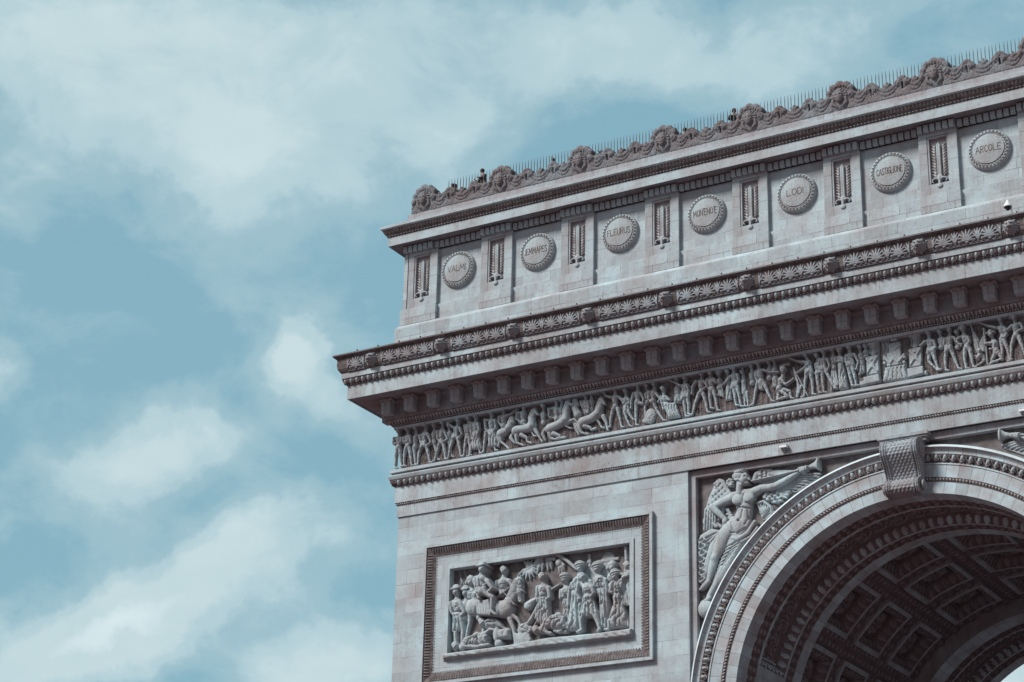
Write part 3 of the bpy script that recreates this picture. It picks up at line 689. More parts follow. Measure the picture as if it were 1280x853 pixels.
# --- attic
att = sweep('attic_wall', [(.36, 38.7), (.39, 39.84), (.385, 39.87), (.27, 40.03), (.08, 40.06), (.08, 40.80), (.065, 40.82), (0, 40.83), (0, 43.50), (.05, 43.5)], [M_ATTIC], arch)
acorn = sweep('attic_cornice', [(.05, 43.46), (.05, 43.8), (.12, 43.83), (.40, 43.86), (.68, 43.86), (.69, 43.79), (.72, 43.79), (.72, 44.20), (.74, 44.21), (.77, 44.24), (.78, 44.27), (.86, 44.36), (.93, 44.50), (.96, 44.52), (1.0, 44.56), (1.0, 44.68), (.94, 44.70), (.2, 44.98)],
      [M_PLAIN, M_CRUST, M_SOFFIT_SHADE], arch, [2, 2, 2, 2, 0, 0, 0, 1, 1, 1, 1, 1, 0, 0, 0, 0, 0])
mb = MB(); fr, L = straight_frames(.925, 44.49, .79, 44.30, .152); strip(mb, [leaf_pc(.152, L, .035)], fr, [2])
fr, L2 = straight_frames(.765, 44.255, .75, 44.22, .152, phase=.07); strip(mb, [bead_pc(.03, 0, .0)], fr, [0])
fr, L2 = straight_frames(.96, 44.545, .94, 44.51, .152); strip(mb, [bead_pc(.022, 0, .008)], fr, [0])
mb.build('leaf_moulding', [M_EGG, M_CRUST2, M_GROUNDW], acorn)
PC = [1.985+3.965*k for k in range(-6, 5)]; PHW = .77
mb = MB(); dp = .256
def bed(x0, x1, p):   # bed block with its dentils
    mb.box(x0, x1, -p, .02, 43.455, 43.52, 1); mb.box(x0, x1, -(p+.02), .02, 43.523, 43.83, 1)
    n = max(1, int(round((x1-x0)/dp))); st = (x1-x0)/n
    for k in range(n): mb.box(x0+k*st+.035, x0+(k+1)*st-.035, -(p+.17), -(p+.02), 43.50, 43.78, 0)
edges = [-HW-.2]
xs = sorted(PC)
bed(-HW-.18, -21.05, .18)
prev = -21.05
for x in [c for c in xs if c > -21]:
    bed(prev+.02, x-PHW-.02, .05); bed(x-PHW, x+PHW, .20); prev = x+PHW
bed(prev+.02, HW+.1, .05)
for k in range(int(D/dp)): mb.box(-HW-.22, -HW-.02, k*dp+.035, (k+1)*dp-.035, 43.50, 43.78, 0)
mb.build('dentil_course', [M_PLAIN, M_REVEAL], acorn)
# pilasters with sword panels
def sword_panel(parent):
    cx = 0; mb = MB()
    hs = HF(-.42, .42, -.92, .88, .018)
    # palm and laurel either side
    for s in (-1, 1):
        for k in range(11):
            z = -.62+k*.125; b = (s*.17, z); t = 1-.25*(k/11)
            hs.cap(b, (s*(.20+.11*t), z+.12), .036, .020, .03, 1.6); hs.cap((s*.19, z-.03), (s*(.19-.06), z+.10), .032, .018, .03, 1.6)
        hs.cap((s*.17, -.62), (s*.17, .72), .022, .015, .03, 1.2)
    o2 = hs.build('laurel_branch', [M_CRUST2], parent, -.012, back=.01); o2.location = (0, 0, 42.25)
    h = HF(-.42, .42, -1.25, .88, .016)
    h.poly([(-.085, -.66), (.085, -.66), (.085, .68), (0, .82), (-.085, .68)], .11, .03, .03); h.groove([(0, -.6), (0, .7)], .016, .02)
    h.ell((0, -.70), .13, .08, .15, .05); h.cap((0, -.75), (0, -1.03), .07, .055, .165, .8); h.ell((0, -1.09), .12, .11, .165, .06)
    for s in (-1, 1): h.chain([(s*.06, -.80), (s*.17, -.76), (s*.27, -.80), (s*.30, -.88), (s*.25, -.92)], [.045, .04, .035, .03, .03], .165, .9)
    o1 = h.build('sword', [M_CARVE], parent, -.012, back=.01); o1.location = (0, 0, 42.25)
    return [o1, o2]
def pilaster():
    mb = MB(); y = -.17; x0, x1 = -PHW, PHW; fz0, fz1 = 41.27, 43.32; fx = .44
    for (a, b, c, d) in ((x0, -fx, 40.83, 43.46), (fx, x1, 40.83, 43.46), (-fx, fx, 40.83, fz0), (-fx, fx, fz1, 43.46)):
        mb.quad((a, y, c), (b, y, c), (b, y, d), (a, y, d))
    for s in (x0, x1): mb.quad((s, y, 40.83), (s, .01, 40.83), (s, .01, 43.46), (s, y, 43.46))
    # stepped recess
    def step(xa, za0, za1, ya, xb, zb0, zb1, yb, m):
        for q in (((-xa, za0), (xa, za0), (xb, zb0), (-xb, zb0)), ((xa, za0), (xa, za1), (xb, zb1), (xb, zb0)), ((xa, za1), (-xa, za1), (-xb, zb1), (xb, zb1)), ((-xa, za1), (-xa, za0), (-xb, zb0), (-xb, zb1))):
            mb.quad(*[(p[0], yy, p[1]) for p, yy in zip(q, (ya, ya, yb, yb))], m=m)
    step(fx, fz0, fz1, y, fx, fz0, fz1, y+.03, 2); step(fx, fz0, fz1, y+.03, fx-.08, fz0+.0, fz1-.08, y+.03, 0)
    step(fx-.08, fz0, fz1-.08, y+.03, fx-.09, fz0+.01, fz1-.09, -.012, 1)
    mb.quad((-(fx-.09), -.012, fz0), (fx-.09, -.012, fz0), (fx-.09, -.012, fz1-.09), (-(fx-.09), -.012, fz1-.09), m=1)
    # plinth
    mb.box(x0-.03, x1+.03, -.25, -.0, 40.06, 40.80); mb.box(x0-.015, x1+.015, -.21, 0, 40.803, 40.828)
    return mb.build('pilaster', [M_ATTIC, M_REVEAL, M_INK, M_CRUST], arch)
pl0 = pilaster(); sw = sword_panel(pl0)
for i, x in enumerate(sorted(PC)):
    if i == 0: o = pl0
    else:
        o = pl0.copy(); col.objects.link(o); o.parent = arch
        for s in sw: q = s.copy(); col.objects.link(q); q.parent = o
    o.location = (x if x > -21 else -21.62, 0, 0)
mb = MB(); mb.box(-22.58, -22.35, -.17, .9, 40.83, 43.46); mb.box(-22.66, -22.38, -.249, 1.0, 40.06, 40.798); mb.build('corner_pilaster', M_ATTIC, arch)
# shields
GL = {'V': [[(0, 1), (.3, 0), (.6, 1)]], 'A': [[(0, 0), (.3, 1), (.6, 0)], [(.12, .38), (.48, .38)]], 'L': [[(0, 1), (0, 0), (.5, 0)]],
      'M': [[(0, 0), (.08, 1), (.35, .25), (.62, 1), (.7, 0)]], 'I': [[(0, 0), (0, 1)]], 'J': [[(-.10, .16), (.0, 0), (.12, .06), (.18, .25), (.18, 1)]],
      'E': [[(.45, 1), (0, 1), (0, 0), (.45, 0)], [(0, .52), (.36, .52)]], 'P': [[(0, 0), (0, 1), (.3, 1), (.42, .88), (.42, .62), (.3, .5), (0, .5)]],
      'S': [[(.42, .86), (.3, 1), (.12, 1), (.02, .84), (.06, .62), (.36, .42), (.42, .2), (.3, 0), (.1, 0), (0, .14)]], 'F': [[(.45, 1), (0, 1), (0, 0)], [(0, .52), (.36, .52)]],
      'U': [[(0, 1), (0, .2), (.12, 0), (.34, 0), (.46, .2), (.46, 1)]], 'R': [[(0, 0), (0, 1), (.3, 1), (.42, .88), (.42, .64), (.3, .52), (0, .52)], [(.2, .52), (.46, 0)]],
      'O': [[(.28, 0), (.08, .14), (0, .5), (.08, .86), (.28, 1), (.48, .86), (.56, .5), (.48, .14), (.28, 0)]], 'N': [[(0, 0), (0, 1), (.5, 0), (.5, 1)]],
      'T': [[(0, 1), (.5, 1)], [(.25, 1), (.25, 0)]], 't': [[(-.06, 1.08), (.3, 1.08)], [(.12, 1.08), (.12, .6)]], 'D': [[(0, 0), (0, 1), (.25, 1), (.45, .8), (.5, .5), (.45, .2), (.25, 0), (0, 0)]],
      'C': [[(.46, .82), (.32, 1), (.14, .94), (0, .5), (.14, .06), (.32, 0), (.46, .18)]], 'G': [[(.46, .82), (.32, 1), (.14, .94), (0, .5), (.14, .06), (.32, 0), (.48, .15), (.48, .45), (.32, .45)]]}
GWD = {'V': .6, 'A': .6, 'L': .5, 'M': .7, 'I': .02, 'J': .2, 'E': .45, 'P': .42, 'S': .42, 'F': .45, 'U': .46, 'R': .46, 'O': .56, 'N': .5, 'T': .5, 't': .02, 'D': .5, 'C': .46, 'G': .48}
def dome(x, z): return .19+.045*(1-(x*x+z*z)/.38)
def writing(text, parent, width, hgt):
    tot = sum(GWD[c] for c in text)+.16*(len(text)-1); kx = width/tot; x = -width/2; mb = MB(); t = .0125
    for c in text:
        for st in GL[c]:
            for a, b in zip(st[:-1], st[1:]):
                ax, az, bx, bz = x+a[0]*kx, (a[1]-.5)*hgt, x+b[0]*kx, (b[1]-.5)*hgt; dx, dz = bx-ax, bz-az; l = math.hypot(dx, dz); ux, uz = dx/l, dz/l; px, pz = -uz*t, ux*t
                ax -= ux*t*.8; az -= uz*t*.8; bx += ux*t*.8; bz += uz*t*.8
                q = [(ax+px, az+pz), (bx+px, bz+pz), (bx-px, bz-pz), (ax-px, az-pz)]
                top = [(X, -(dome(X, Z)+.006), Z) for X, Z in q]; bot = [(X, -(dome(X, Z)-.01), Z) for X, Z in q]
                mb.add(top+bot, [(0, 1, 2, 3), (0, 4, 5, 1), (1, 5, 6, 2), (2, 6, 7, 3), (3, 7, 4, 0)])
        x += GWD[c]*kx+.16*kx
    return mb.build('inscription', [M_INK], parent)
def shield_disc():
    n = 64; pr = [(.85, .0), (.85, .05), (.835, .10), (.80, .145), (.755, .168), (.70, .175), (.66, .17), (.635, .12), (.62, .12), (.617, .19)]
    pr += [(r, dome(r, 0)) for r in (.61, .5, .4, .3, .2, .1, .001)]
    V = []; F = []
    for r, p in pr:
        for k in range(n): a = 2*math.pi*k/n; V.append((r*math.cos(a), -p, r*math.sin(a)))
    for i in range(len(pr)-1):
        for k in range(n): F.append((i*n+k, i*n+(k+1) % n, (i+1)*n+(k+1) % n, (i+1)*n+k))
    return mesh('shield', V, np.array(F), [M_CARVE], arch, None, True)
def shield_rim(parent):
    mb = MB(); K2 = 32
    for k in range(K2):
        a = 2*math.pi*k/K2; c, s = math.cos(a), math.sin(a)
        pts = []
        for t in np.linspace(-.5, 1.0, 8):    # running-dog wave
            rr = .715+.055*math.sin(t*math.pi*1.1)-(.02 if t > .6 else 0); aa = a+t*2*math.pi/K2*.62; pts.append((rr*math.cos(aa), -.176, rr*math.sin(aa)))
        mb.add(*tube(pts, .011, 5, False)[:2])
        V, F, _ = ballp(.02, .012, .02, 6, 4, (.70*math.cos(a+.05), -.175, .70*math.sin(a+.05))); mb.add(V, F)
    return mb.build('wave_rim', [M_CRUST], parent)
NAMES = ['VALMI', 'JEMMAPES', 'FLEURUS', 'MONtENOtE', 'LODI', 'CASTIGLIONE', 'ARCOLE']
s0 = None
for i in range(-5, 6):
    if s0 is None: o = s0 = shield_disc(); rm = shield_rim(o)
    else:
        o = s0.copy(); col.objects.link(o); o.parent = arch; q = rm.copy(); col.objects.link(q); q.parent = o
    o.location = (3.965*i+.0, 0, 42.26)
    if i+5 < len(NAMES):
        nm = NAMES[i+5]; wd = {'VALMI': .88, 'LODI': .70, 'ARCOLE': .98}.get(nm, 1.06)
        w = writing(nm, o, wd, .27)
        o['label'] = 'round stone shield inscribed '+nm.replace('t', 'T')
# roof terrace
mb = MB(); mb.box(-22.3, 22.3, .3, D-.3, 44.2, 45.0); mb.box(-21.9, 21.9, .9, D-1, 45.0, 45.55); mb.box(-22.2, 22.2, .5, D-.2, 31.4, 44.1); mb.build('roof_terrace', M_PLAIN, arch)

# --- cresting along the top
sweep('cresting_plinth', [(.2, 44.9), (.17, 45.02), (.17, 45.20), (.13, 45.24), (.13, 45.44), (0, 45.46)], [M_REVEAL], arch)
MKX = [.04+3.955*k+1.98 for k in range(-6, 6)]
def crest_field(x0, x1, masks, r=.026):
    h = HF(x0, x1, 45.40, 46.95, r)
    h.poly([(x0, 45.40), (x1, 45.40), (x1, 45.72), (x0, 45.72)], .05, .02, .02)
    pal = []
    for m in masks:
        for j in (1, 2): pal.append(m+j*3.955/3)
    nodes = sorted([(m, 1) for m in masks]+[(p, 0) for p in pal]); nodes = [(nodes[0][0]-3.955/3, 0)]+nodes
    for (xa, ka), (xb, kb) in zip(nodes[:-1], nodes[1:]):
        a = xa+(.42 if ka else .12); b = xb-(.42 if kb else .12)
        top = [(a+(b-a)*t, 46.00+.20*(2*t-1)**4) for t in np.linspace(0, 1, 13)]
        h.poly([(a-.1, 45.45)]+[(a-.1, 46.1)]+top+[(b+.1, 46.1), (b+.1, 45.45)], .07, .04, .05)
        cv = [(a+(b-a)*t, 45.66+.44*abs(2*t-1)**2.4) for t in np.linspace(0, 1, 15)]
        h.chain(cv, .07, .085, .45); h.groove([(x, z-.085) for x, z in cv], .020, .06); h.groove([(x, z+.085) for x, z in cv], .018, .06); h.groove([(x, z-.01) for x, z in cv], .012, .03)
        for s, e0 in ((1, a), (-1, b)): h.chain([(e0+s*(.03), 46.12), (e0+s*.14, 46.13), (e0+s*.19, 46.04), (e0+s*.13, 45.97)], [.06, .05, .045, .04], .10, 1.2)
        mid = .5*(a+b)
        for s in (-1, 0, 1): h.cap((mid, 45.96), (mid+s*.13, 46.10+(.05 if s == 0 else -.02)), .055, .06, .09, 1.0)
        h.groove([(a+.02, 45.52), (b-.02, 45.52)], .015, .02)
    for xp, kd in nodes:
        if kd == 0:
            for s in (-1, 1): h.ell((xp+s*.15, 46.03), .12, .16, .10, .08)
            for a in (-62, -36, -12, 12, 36, 62): h.cap((xp, 46.06), (xp+.19*math.sin(R(a)), 46.08+.20*math.cos(R(a))), .035, .055, .12, 1.2)
            h.cap((xp, 45.5), (xp, 45.75), .04, .03, .08); h.cap((xp-.18, 45.52), (xp, 45.72), .03, .03, .08); h.cap((xp+.18, 45.52), (xp, 45.72), .03, .03, .08)
            [h.groove([(xp+.05*math.sin(R(a)), 46.10), (xp+.20*math.sin(R(a)), 46.09+.21*math.cos(R(a)))], .014, .05) for a in (-50, -24, 0, 24, 50)]; [h.groove([(xp+q*.10, 46.0), (xp+q*.17, 45.9), (xp+q*.10, 45.78), (xp, 45.72)], .016, .05) for q in (-1, 1)]
        else:
            h.ell((xp, 46.06), .50, .46, .06, .12); h.ell((xp, 45.75), .34, .28, .06, .10)
            for dx, z, rx, rz in ((0, 46.60, .21, .17), (-.27, 46.50, .17, .16), (.28, 46.52, .19, .17), (-.44, 46.28, .15, .15), (.47, 46.34, .17, .17), (-.50, 46.02, .13, .15), (.52, 46.08, .14, .15)):
                h.ell((xp+dx, z), rx, rz, .10, .12); h.ell((xp+dx*.94, z-.03), rx*.6, rz*.55, .08, .02, flat=True)
                a0 = math.atan2(dx, z-46.05)
                for q in (-.35, 0, .35): h.groove([(xp+dx*.8, z-.09), (xp+dx+rx*.8*math.sin(a0+q*2), z+rz*.8*math.cos(a0+q*2))], .015, .035)
    h.soften(1); h.rough(.008); h.chisel(.012, .15); return h
crest = crest_field(-22.35, 22.3, MKX[:12]).build('cresting', [M_CREST], arch, -.05, back=.30, both=True)
def mask_relief():
    h = HF(-.42, .42, -.50, .45, .018)
    for i in range(13):
        a = R(200-i*220/12); h.cap((.16*math.cos(a), .04+.19*math.sin(a)), (.30*math.cos(a), .03+.33*math.sin(a)), .075, .055, .06, 1.0)
    for s in (-1, 1):
        h.chain([(s*.26, -.05), (s*.28, -.22), (s*.18, -.36)], [.07, .06, .05], .05, 1.0); h.chain([(s*.30, -.28), (s*.12, -.42)], [.05, .04], .05, 1.0)
    h.ell((0, 0), .185, .25, .10, .13); h.ell((0, -.16), .10, .10, .14, .08)
    h.cap((0, .08), (0, -.05), .022, .04, .20, 1.0); h.ell((-.08, -.06), .06, .06, .17, .045); h.ell((.08, -.06), .06, .06, .17, .045)
    h.cap((-.13, .10), (-.03, .10), .02, .018, .20, 1.0); h.cap((.03, .10), (.13, .10), .018, .02, .20, 1.0)
    for s in (-1, 1): h.bump((s*.075, .055), .032, -.055)
    h.ell((0, -.125), .055, .018, .215, .02); h.ell((0, -.16), .05, .018, .215, .02); h.groove([(-.055, -.14), (.055, -.14)], .012, .035)
    for i in range(9): a = R(195-i*210/8); h.groove([(.17*math.cos(a), .04+.20*math.sin(a)), (.32*math.cos(a), .03+.36*math.sin(a))], .016, .05)
    h.soften(1); return h
mk = mask_relief().build('mask', [M_CREST], crest, 0., back=.03); fst = True
for x in MKX:
    c = mk if fst else mk.copy()
    if not fst: col.objects.link(c); c.parent = crest
    fst = False; c.location = (x, -.14, 46.02)
# ------------------------------------------------------------------ carved figures of the long frieze
# joints were surveyed on the photograph in six overlapping sheets; S(...) gives the place on the frieze wall
def sheet(x0, y0, k, Y):
    def f(*p):
        return on_plane(x0+p[0]/k, y0+p[1]/k, Y)
    return f
YFZ = -.10; K8 = 7.975
A_ = sheet(480, 500, K8, YFZ); B_ = sheet(600, 475, K8, YFZ); C_ = sheet(740, 450, K8, YFZ); D_ = sheet(880, 425, K8, YFZ); E_ = sheet(1000, 400, K8, YFZ); F_ = sheet(1120, 375, K8, YFZ)
def bounds(pts, m=.25): xs = [p[0] for p in pts]; zs = [p[1] for p in pts]; return min(xs)-m, max(xs)+m, min(zs)-m, max(zs)+m
FZR = .020
def human(S, head, neck, pel, arms=(), legs=(), sc=1.0, base=.05, hat=None, robe=None, cape=None, coat=0, Y=0.0, parent=None, name='relief_figure', mats=None, zclip=(33.405, 35.215), res=FZR, extra=None, build=True):
    P = lambda q: S(*q)
    H, Nk, Pe = P(head), P(neck), P(pel); pts = [H, Nk, Pe]+[P(q) for a in arms for q in a]+[P(q) for a in legs for q in a]+([P(q) for q in robe] if robe else [])+([P(q) for q in cape] if cape else [])
    x0, x1, z0, z1 = bounds(pts, .28*sc+.05)
    if zclip: z0 = max(z0, zclip[0]); z1 = min(z1, zclip[1])
    h = HF(x0, x1, z0, z1, res); s = sc
    if cape: h.poly([P(q) for q in cape], base-.03, .05*s, .10, fold=.022*s, ff=28/s, fdir=(1., .25))
    if robe: h.poly([P(q) for q in robe], base, .13*s, .16*s, fold=(.035 if s < 1.2 else .022)*s, ff=(26 if s < 1.2 else 19)/s, fdir=(1., .12))
    for a in legs:
        q = [P(p) for p in a]; h.chain(q[:3], [.092*s, .064*s, .040*s], base, 1.25)
        d = 1 if (len(a) > 3 and a[3][0] > a[2][0]) else (1 if q[2][0] >= q[1][0]-.02 else -1)
        f = q[3] if len(q) > 3 else (q[2][0]+d*.12*s, q[2][1]-.03*s); h.cap((q[2][0], q[2][1]), f, .045*s, .035*s, base+.02, 1.1)
    ch = (Nk[0]*.62+Pe[0]*.38, Nk[1]*.66+Pe[1]*.34); wa = (Nk[0]*.25+Pe[0]*.75, Nk[1]*.25+Pe[1]*.75)
    dx = max(.10, .15)*s
    h.chain([(Nk[0], Nk[1]-.06*s), ch, wa, Pe], [.10*s, .150*s, .108*s, .130*s], base+.01, 1.0)
    for a in arms:
        q = [P(p) for p in a]; h.cap((Nk[0], Nk[1]-.07*s), q[0], .07*s, .07*s, base+.05, .9)
        h.chain(q[:3], [.062*s, .048*s, .034*s], base+.09, 1.3)
        h.ell(q[min(2, len(q)-1)], .05*s, .045*s, base+.09, .05*s)
    if coat:
        w = .20*s; L = .42*s*coat
        h.poly([(Pe[0]-.14*s, Pe[1]+.18*s), (Pe[0]+.14*s, Pe[1]+.18*s), (Pe[0]+w, Pe[1]-L), (Pe[0]+.05*s, Pe[1]-L*.6), (Pe[0]-.04*s, Pe[1]-L*.7), (Pe[0]-w, Pe[1]-L)], base+.04, .10*s, .10*s, fold=.02*s, ff=30/s)
        h.groove([(ch[0], ch[1]+.1*s), (wa[0], wa[1])], .018*s, .04*s)
    h.groove([(wa[0]-.12*s, wa[1]), (wa[0]+.12*s, wa[1])], .018*s, .03*s)
    h.cap((Nk[0], Nk[1]-.03*s), (H[0], H[1]-.04*s), .06*s, .06*s, base+.05, 1.0)
    if s > 1.2:      # larger figures show their creases
        for k in range(4):
            t = .15+.2*k+RNG.uniform(-.06, .06); cx, cz = Nk[0]*(1-t)+Pe[0]*t, Nk[1]*(1-t)+Pe[1]*t; a = RNG.uniform(-1.2, 1.2); l = RNG.uniform(.05, .12)*s
            h.groove([(cx-l*math.cos(a), cz-l*math.sin(a)), (cx+RNG.uniform(-.03, .03), cz+.03), (cx+l*math.cos(a), cz+l*math.sin(a)*.3)], .014, .032)
        if robe:
            rx = [P(q) for q in robe]; x0_, x1_, z0_, z1_ = min(p[0] for p in rx), max(p[0] for p in rx), min(p[1] for p in rx), max(p[1] for p in rx)
            for k in range(4):
                f = (k+.5)/4; xt = x0_+(x1_-x0_)*(.25+.5*f); xb = x0_+(x1_-x0_)*f; h.groove([(xt, z1_-.1), ((xt+xb)/2+.03*math.sin(k*2.), (z0_+z1_)/2), (xb, z0_+.05)], .022, .07)
    h.ell(H, .086*s, .115*s, base+.11, .11*s)
    h.bump((H[0]+.05*s, H[1]), .02*s, .035*s); h.bump((H[0]+.02*s, H[1]+.02*s), .022*s, -.04*s); h.bump((H[0]-.03*s, H[1]+.02*s), .02*s, -.03*s)
    hw = .16 if s < 1.2 else .10
    if hat == 'hat': h.cap((H[0]-hw*s, H[1]+.07*s), (H[0]+hw*s, H[1]+.085*s), .03*s, .03*s, base+.15*s, 1.0); h.ell((H[0], H[1]+.12*s), .11*s, .08*s, base+.10, .10*s)
    elif hat == 'bicorne': h.poly([(H[0]-.22*s, H[1]+.07*s), (H[0]+.22*s, H[1]+.07*s), (H[0]+.08*s, H[1]+.20*s), (H[0]-.06*s, H[1]+.21*s)], base+.10, .10*s, .05*s)
    elif hat == 'helmet': h.ell((H[0], H[1]+.06*s), .12*s, .11*s, base+.12, .10*s); h.cap((H[0]-.02*s, H[1]+.15*s), (H[0]-.13*s, H[1]-.02*s), .035*s, .04*s, base+.14, 1.0)
    elif hat == 'turban':
        h.ell((H[0], H[1]+.07*s), .145*s, .11*s, base+.10, .13*s)
        for k in (-.04, .02, .08): h.groove([(H[0]-.13*s, H[1]+k*s), (H[0]+.13*s, H[1]+(k+.05)*s)], .014*s, .03*s)
    else:
        h.ell((H[0]-.02*s, H[1]+.04*s), .09*s, .09*s, base+.12, .10*s)
    if build and hat is None: [h.groove([(H[0]-.08*s+k*.045*s, H[1]+.13*s), (H[0]-.06*s+k*.035*s, H[1]+.05*s)], .012*s, .03*s) for k in range(4)]
    if extra: extra(h, P)
    h.H = np.where(h.H > -.5, h.H*(1.35 if s < 1.2 else 1.15), -1.)
    h.chisel(.014 if s < 1.2 else .005, .17 if s < 1.2 else .16); h.soften(1); h.rough(.004*s, 14/s)
    return h.build(name, mats or [M_CARVE], parent, Y, back=.03) if build else h
def horse(S, rump, chest, neck, head, muz, legs, rr=.22, rc=.22, parent=None, Y=0.0, sc=1.0, base=.06, zclip=(33.405, 35.215), res=FZR, tail=None, blanket=None):
    P = lambda q: S(*q); pts = [P(q) for q in (rump, chest, neck, head, muz)]+[P(q) for l in legs for q in l]+([P(q) for q in tail] if tail else [])
    x0, x1, z0, z1 = bounds(pts, .38*sc)
    if zclip: z0 = max(z0, zclip[0]); z1 = min(z1, zclip[1])
    h = HF(x0, x1, z0, z1, res); s = sc; q = [P(p) for p in (rump, chest, neck, head, muz)]
    if tail: h.chain([P(p) for p in tail], [.05*s, .09*s, .05*s], base, 1.0)
    mid = ((q[0][0]+q[1][0])/2, (q[0][1]+q[1][1])/2-.02*s)
    for l in legs: h.chain([P(p) for p in l], [(.11 if s < 1.2 else .085)*s, (.062 if s < 1.2 else .05)*s, (.045 if s < 1.2 else .035)*s, (.055 if s < 1.2 else .045)*s][:len(l)], base+.01, 1.1)
    h.chain([q[0], mid, q[1]], [rr*s, rr*.84*s, rc*s], base, .85)
    h.chain([q[1], q[2], q[3]], [.19*s, .15*s, .105*s], base+.05, .9); h.cap(q[3], q[4], .09*s, .055*s, base+.10, 1.1)
    h.chain([(q[2][0]-.10*s, q[2][1]+.02*s), (q[3][0]-.07*s, q[3][1]+.05*s)], [.05*s, .04*s], base+.13, 1.0)
    for k in (-1, 1): h.cap((q[3][0]+k*.03*s, q[3][1]+.07*s), (q[3][0]+k*.045*s, q[3][1]+.15*s), .028*s, .015*s, base+.10, 1.0)
    h.groove([q[3], q[4]], .015*s, .02); h.bump((q[3][0]+.03*s, q[3][1]-.01*s), .02*s, -.04)
    if sc > 1.2:
        for i_ in range(9):
            t = i_/8; m0 = (q[2][0]*(1-t)+q[3][0]*t-.13, q[2][1]*(1-t)+q[3][1]*t+.02); h.cap(m0, (m0[0]+.10, m0[1]-.14), .05, .03, base+.26, 1.); h.groove([m0, (m0[0]+.10, m0[1]-.14)], .016, .06)
        h.bump((q[3][0]*.75+q[4][0]*.25+.05, q[3][1]*.75+q[4][1]*.25), .03, -.08); h.bump((q[4][0]+.02, q[4][1]+.02), .025, -.06)
        h.groove([(q[1][0]-.25, q[1][1]+.25), (q[1][0]-.20, q[1][1]-.25)], .03, .06); h.groove([(q[0][0]+.30, q[0][1]+.2), (q[0][0]+.22, q[0][1]-.3)], .035, .06); h.chisel(.006, .2)
    if blanket: h.poly([P(p) for p in blanket], base+.19*s, .05*s, .05*s, fold=.012, ff=30)
    if zclip and zclip[0] > 30: h.H = np.where(h.H > -.5, h.H*1.3, -1.)
    h.soften(1); return h.build('relief_horse', [M_CARVE], parent, Y, back=.03)
fz = frieze
hu = lambda *a, **k: human(*a, parent=fz, **k)
# low crowd behind the main figures: bodies, heads and spears packed shoulder to shoulder
for (xa, xb) in ((-22.38, -17.5), (-17.5, -12.6), (-12.6, -7.8), (-7.8, -3.1), (.35, 5.0), (5.0, 10.5), (10.5, 16.), (16., 21.9)):
    h = HF(xa, xb, 33.42, 35.20, .025); x = xa+.14
    while x < xb-.10:
        t = RNG.uniform(-.06, .06); zt = RNG.uniform(34.72, 34.86); h.chain([(x+t, 33.5), (x+t*.5, 34.2), (x, zt)], [.13, .15, .14], .0, .42)
        h.ell((x+RNG.uniform(-.03, .03), zt+.19), .085, .11, .02, .06); h.groove([(x+t, 33.55), (x, 34.5)], .02, .05); h.groove([(x+t+.07, 33.55), (x+.06, 34.3)], .016, .04)
        if RNG.random() < .35: a = RNG.uniform(-.12, .12); h.cap((x+.12, 33.7), (x+.12+a, 35.17), .018, .014, .05, 1.)
        if RNG.random() < .35: h.cap((x, 34.55), (x+.25, 34.3+RNG.uniform(-.1, .3)), .05, .035, .03, .8)
        x += RNG.uniform(.22, .27)
    h.cap((xa+.1, 33.6), (xb-.1, 33.6), .06, .06, -.03, .5)
    h.chisel(.012, .12); h.build('relief_crowd', [M_CRUST], frieze, -.0, back=.02)
# sheet A: walking group at the corner
hu(A_, (320, 285), (320, 335), (305, 470), legs=[((295, 480), (300, 560), (305, 640))], base=.0)
hu(A_, (505, 258), (500, 300), (495, 430), legs=[((500, 450), (520, 520), (530, 590))], base=.0, hat='hat')
hu(A_, (655, 260), (650, 300), (650, 420), legs=[((655, 430), (660, 500), (670, 560))], base=.0)
hu(A_, (160, 320), (155, 365), (150, 475), [((115, 390), (108, 445), (160, 442)), ((185, 390), (185, 430), (135, 450))], [((135, 480), (115, 570), (110, 675)), ((160, 480), (165, 570), (172, 660))], hat='hat')
hu(A_, (245, 298), (245, 345), (240, 465), [((205, 385), (215, 440), (255, 405)), ((270, 370), (280, 430), (255, 455))], [((225, 475), (203, 560), (200, 655)), ((255, 475), (267, 570), (275, 650))])
hu(A_, (430, 262), (420, 312), (400, 445), [((370, 365), (380, 430), (425, 462)), ((450, 350), (480, 430), (440, 465))], [((385, 450), (350, 540), (338, 640)), ((425, 460), (447, 550), (455, 620))], hat='helmet', coat=.6)
hu(A_, (595, 235), (590, 288), (575, 425), [((545, 325), (550, 400), (580, 438)), ((620, 330), (645, 400), (600, 425))], [((560, 435), (528, 530), (503, 605)), ((595, 440), (608, 520), (612, 590))], hat='hat')
hu(A_, (750, 215), (740, 262), (715, 372), [((705, 285), (645, 240), (705, 205)), ((770, 290), (790, 350), (760, 385))], [((695, 385), (662, 480), (640, 580)), ((740, 385), (757, 480), (765, 560))], coat=.4)
hu(A_, (850, 190), (845, 238), (830, 370), [((815, 260), (820, 330), (830, 390))], [((820, 380), (803, 470), (790, 550)), ((845, 380), (855, 460), (850, 545))], base=.02)
hu(A_, (925, 170), (920, 222), (915, 345), [((880, 240), (880, 320), (890, 400)), ((950, 240), (960, 310), (940, 360))], robe=[(885, 300), (945, 300), (980, 490), (885, 500)], legs=[((895, 420), (870, 480), (852, 555)), ((945, 420), (950, 480), (955, 530))], hat='hat')
hu(A_, (1080, 135), (1075, 192), (1075, 325), [((1020, 210), (1028, 300), (1065, 350)), ((1120, 210), (1128, 290), (1085, 330))], robe=[(1040, 290), (1110, 290), (1140, 465), (1045, 475)], legs=[((1020, 330), (1005, 420), (990, 520)), ((1090, 400), (1100, 450), (1110, 500))], hat='hat')
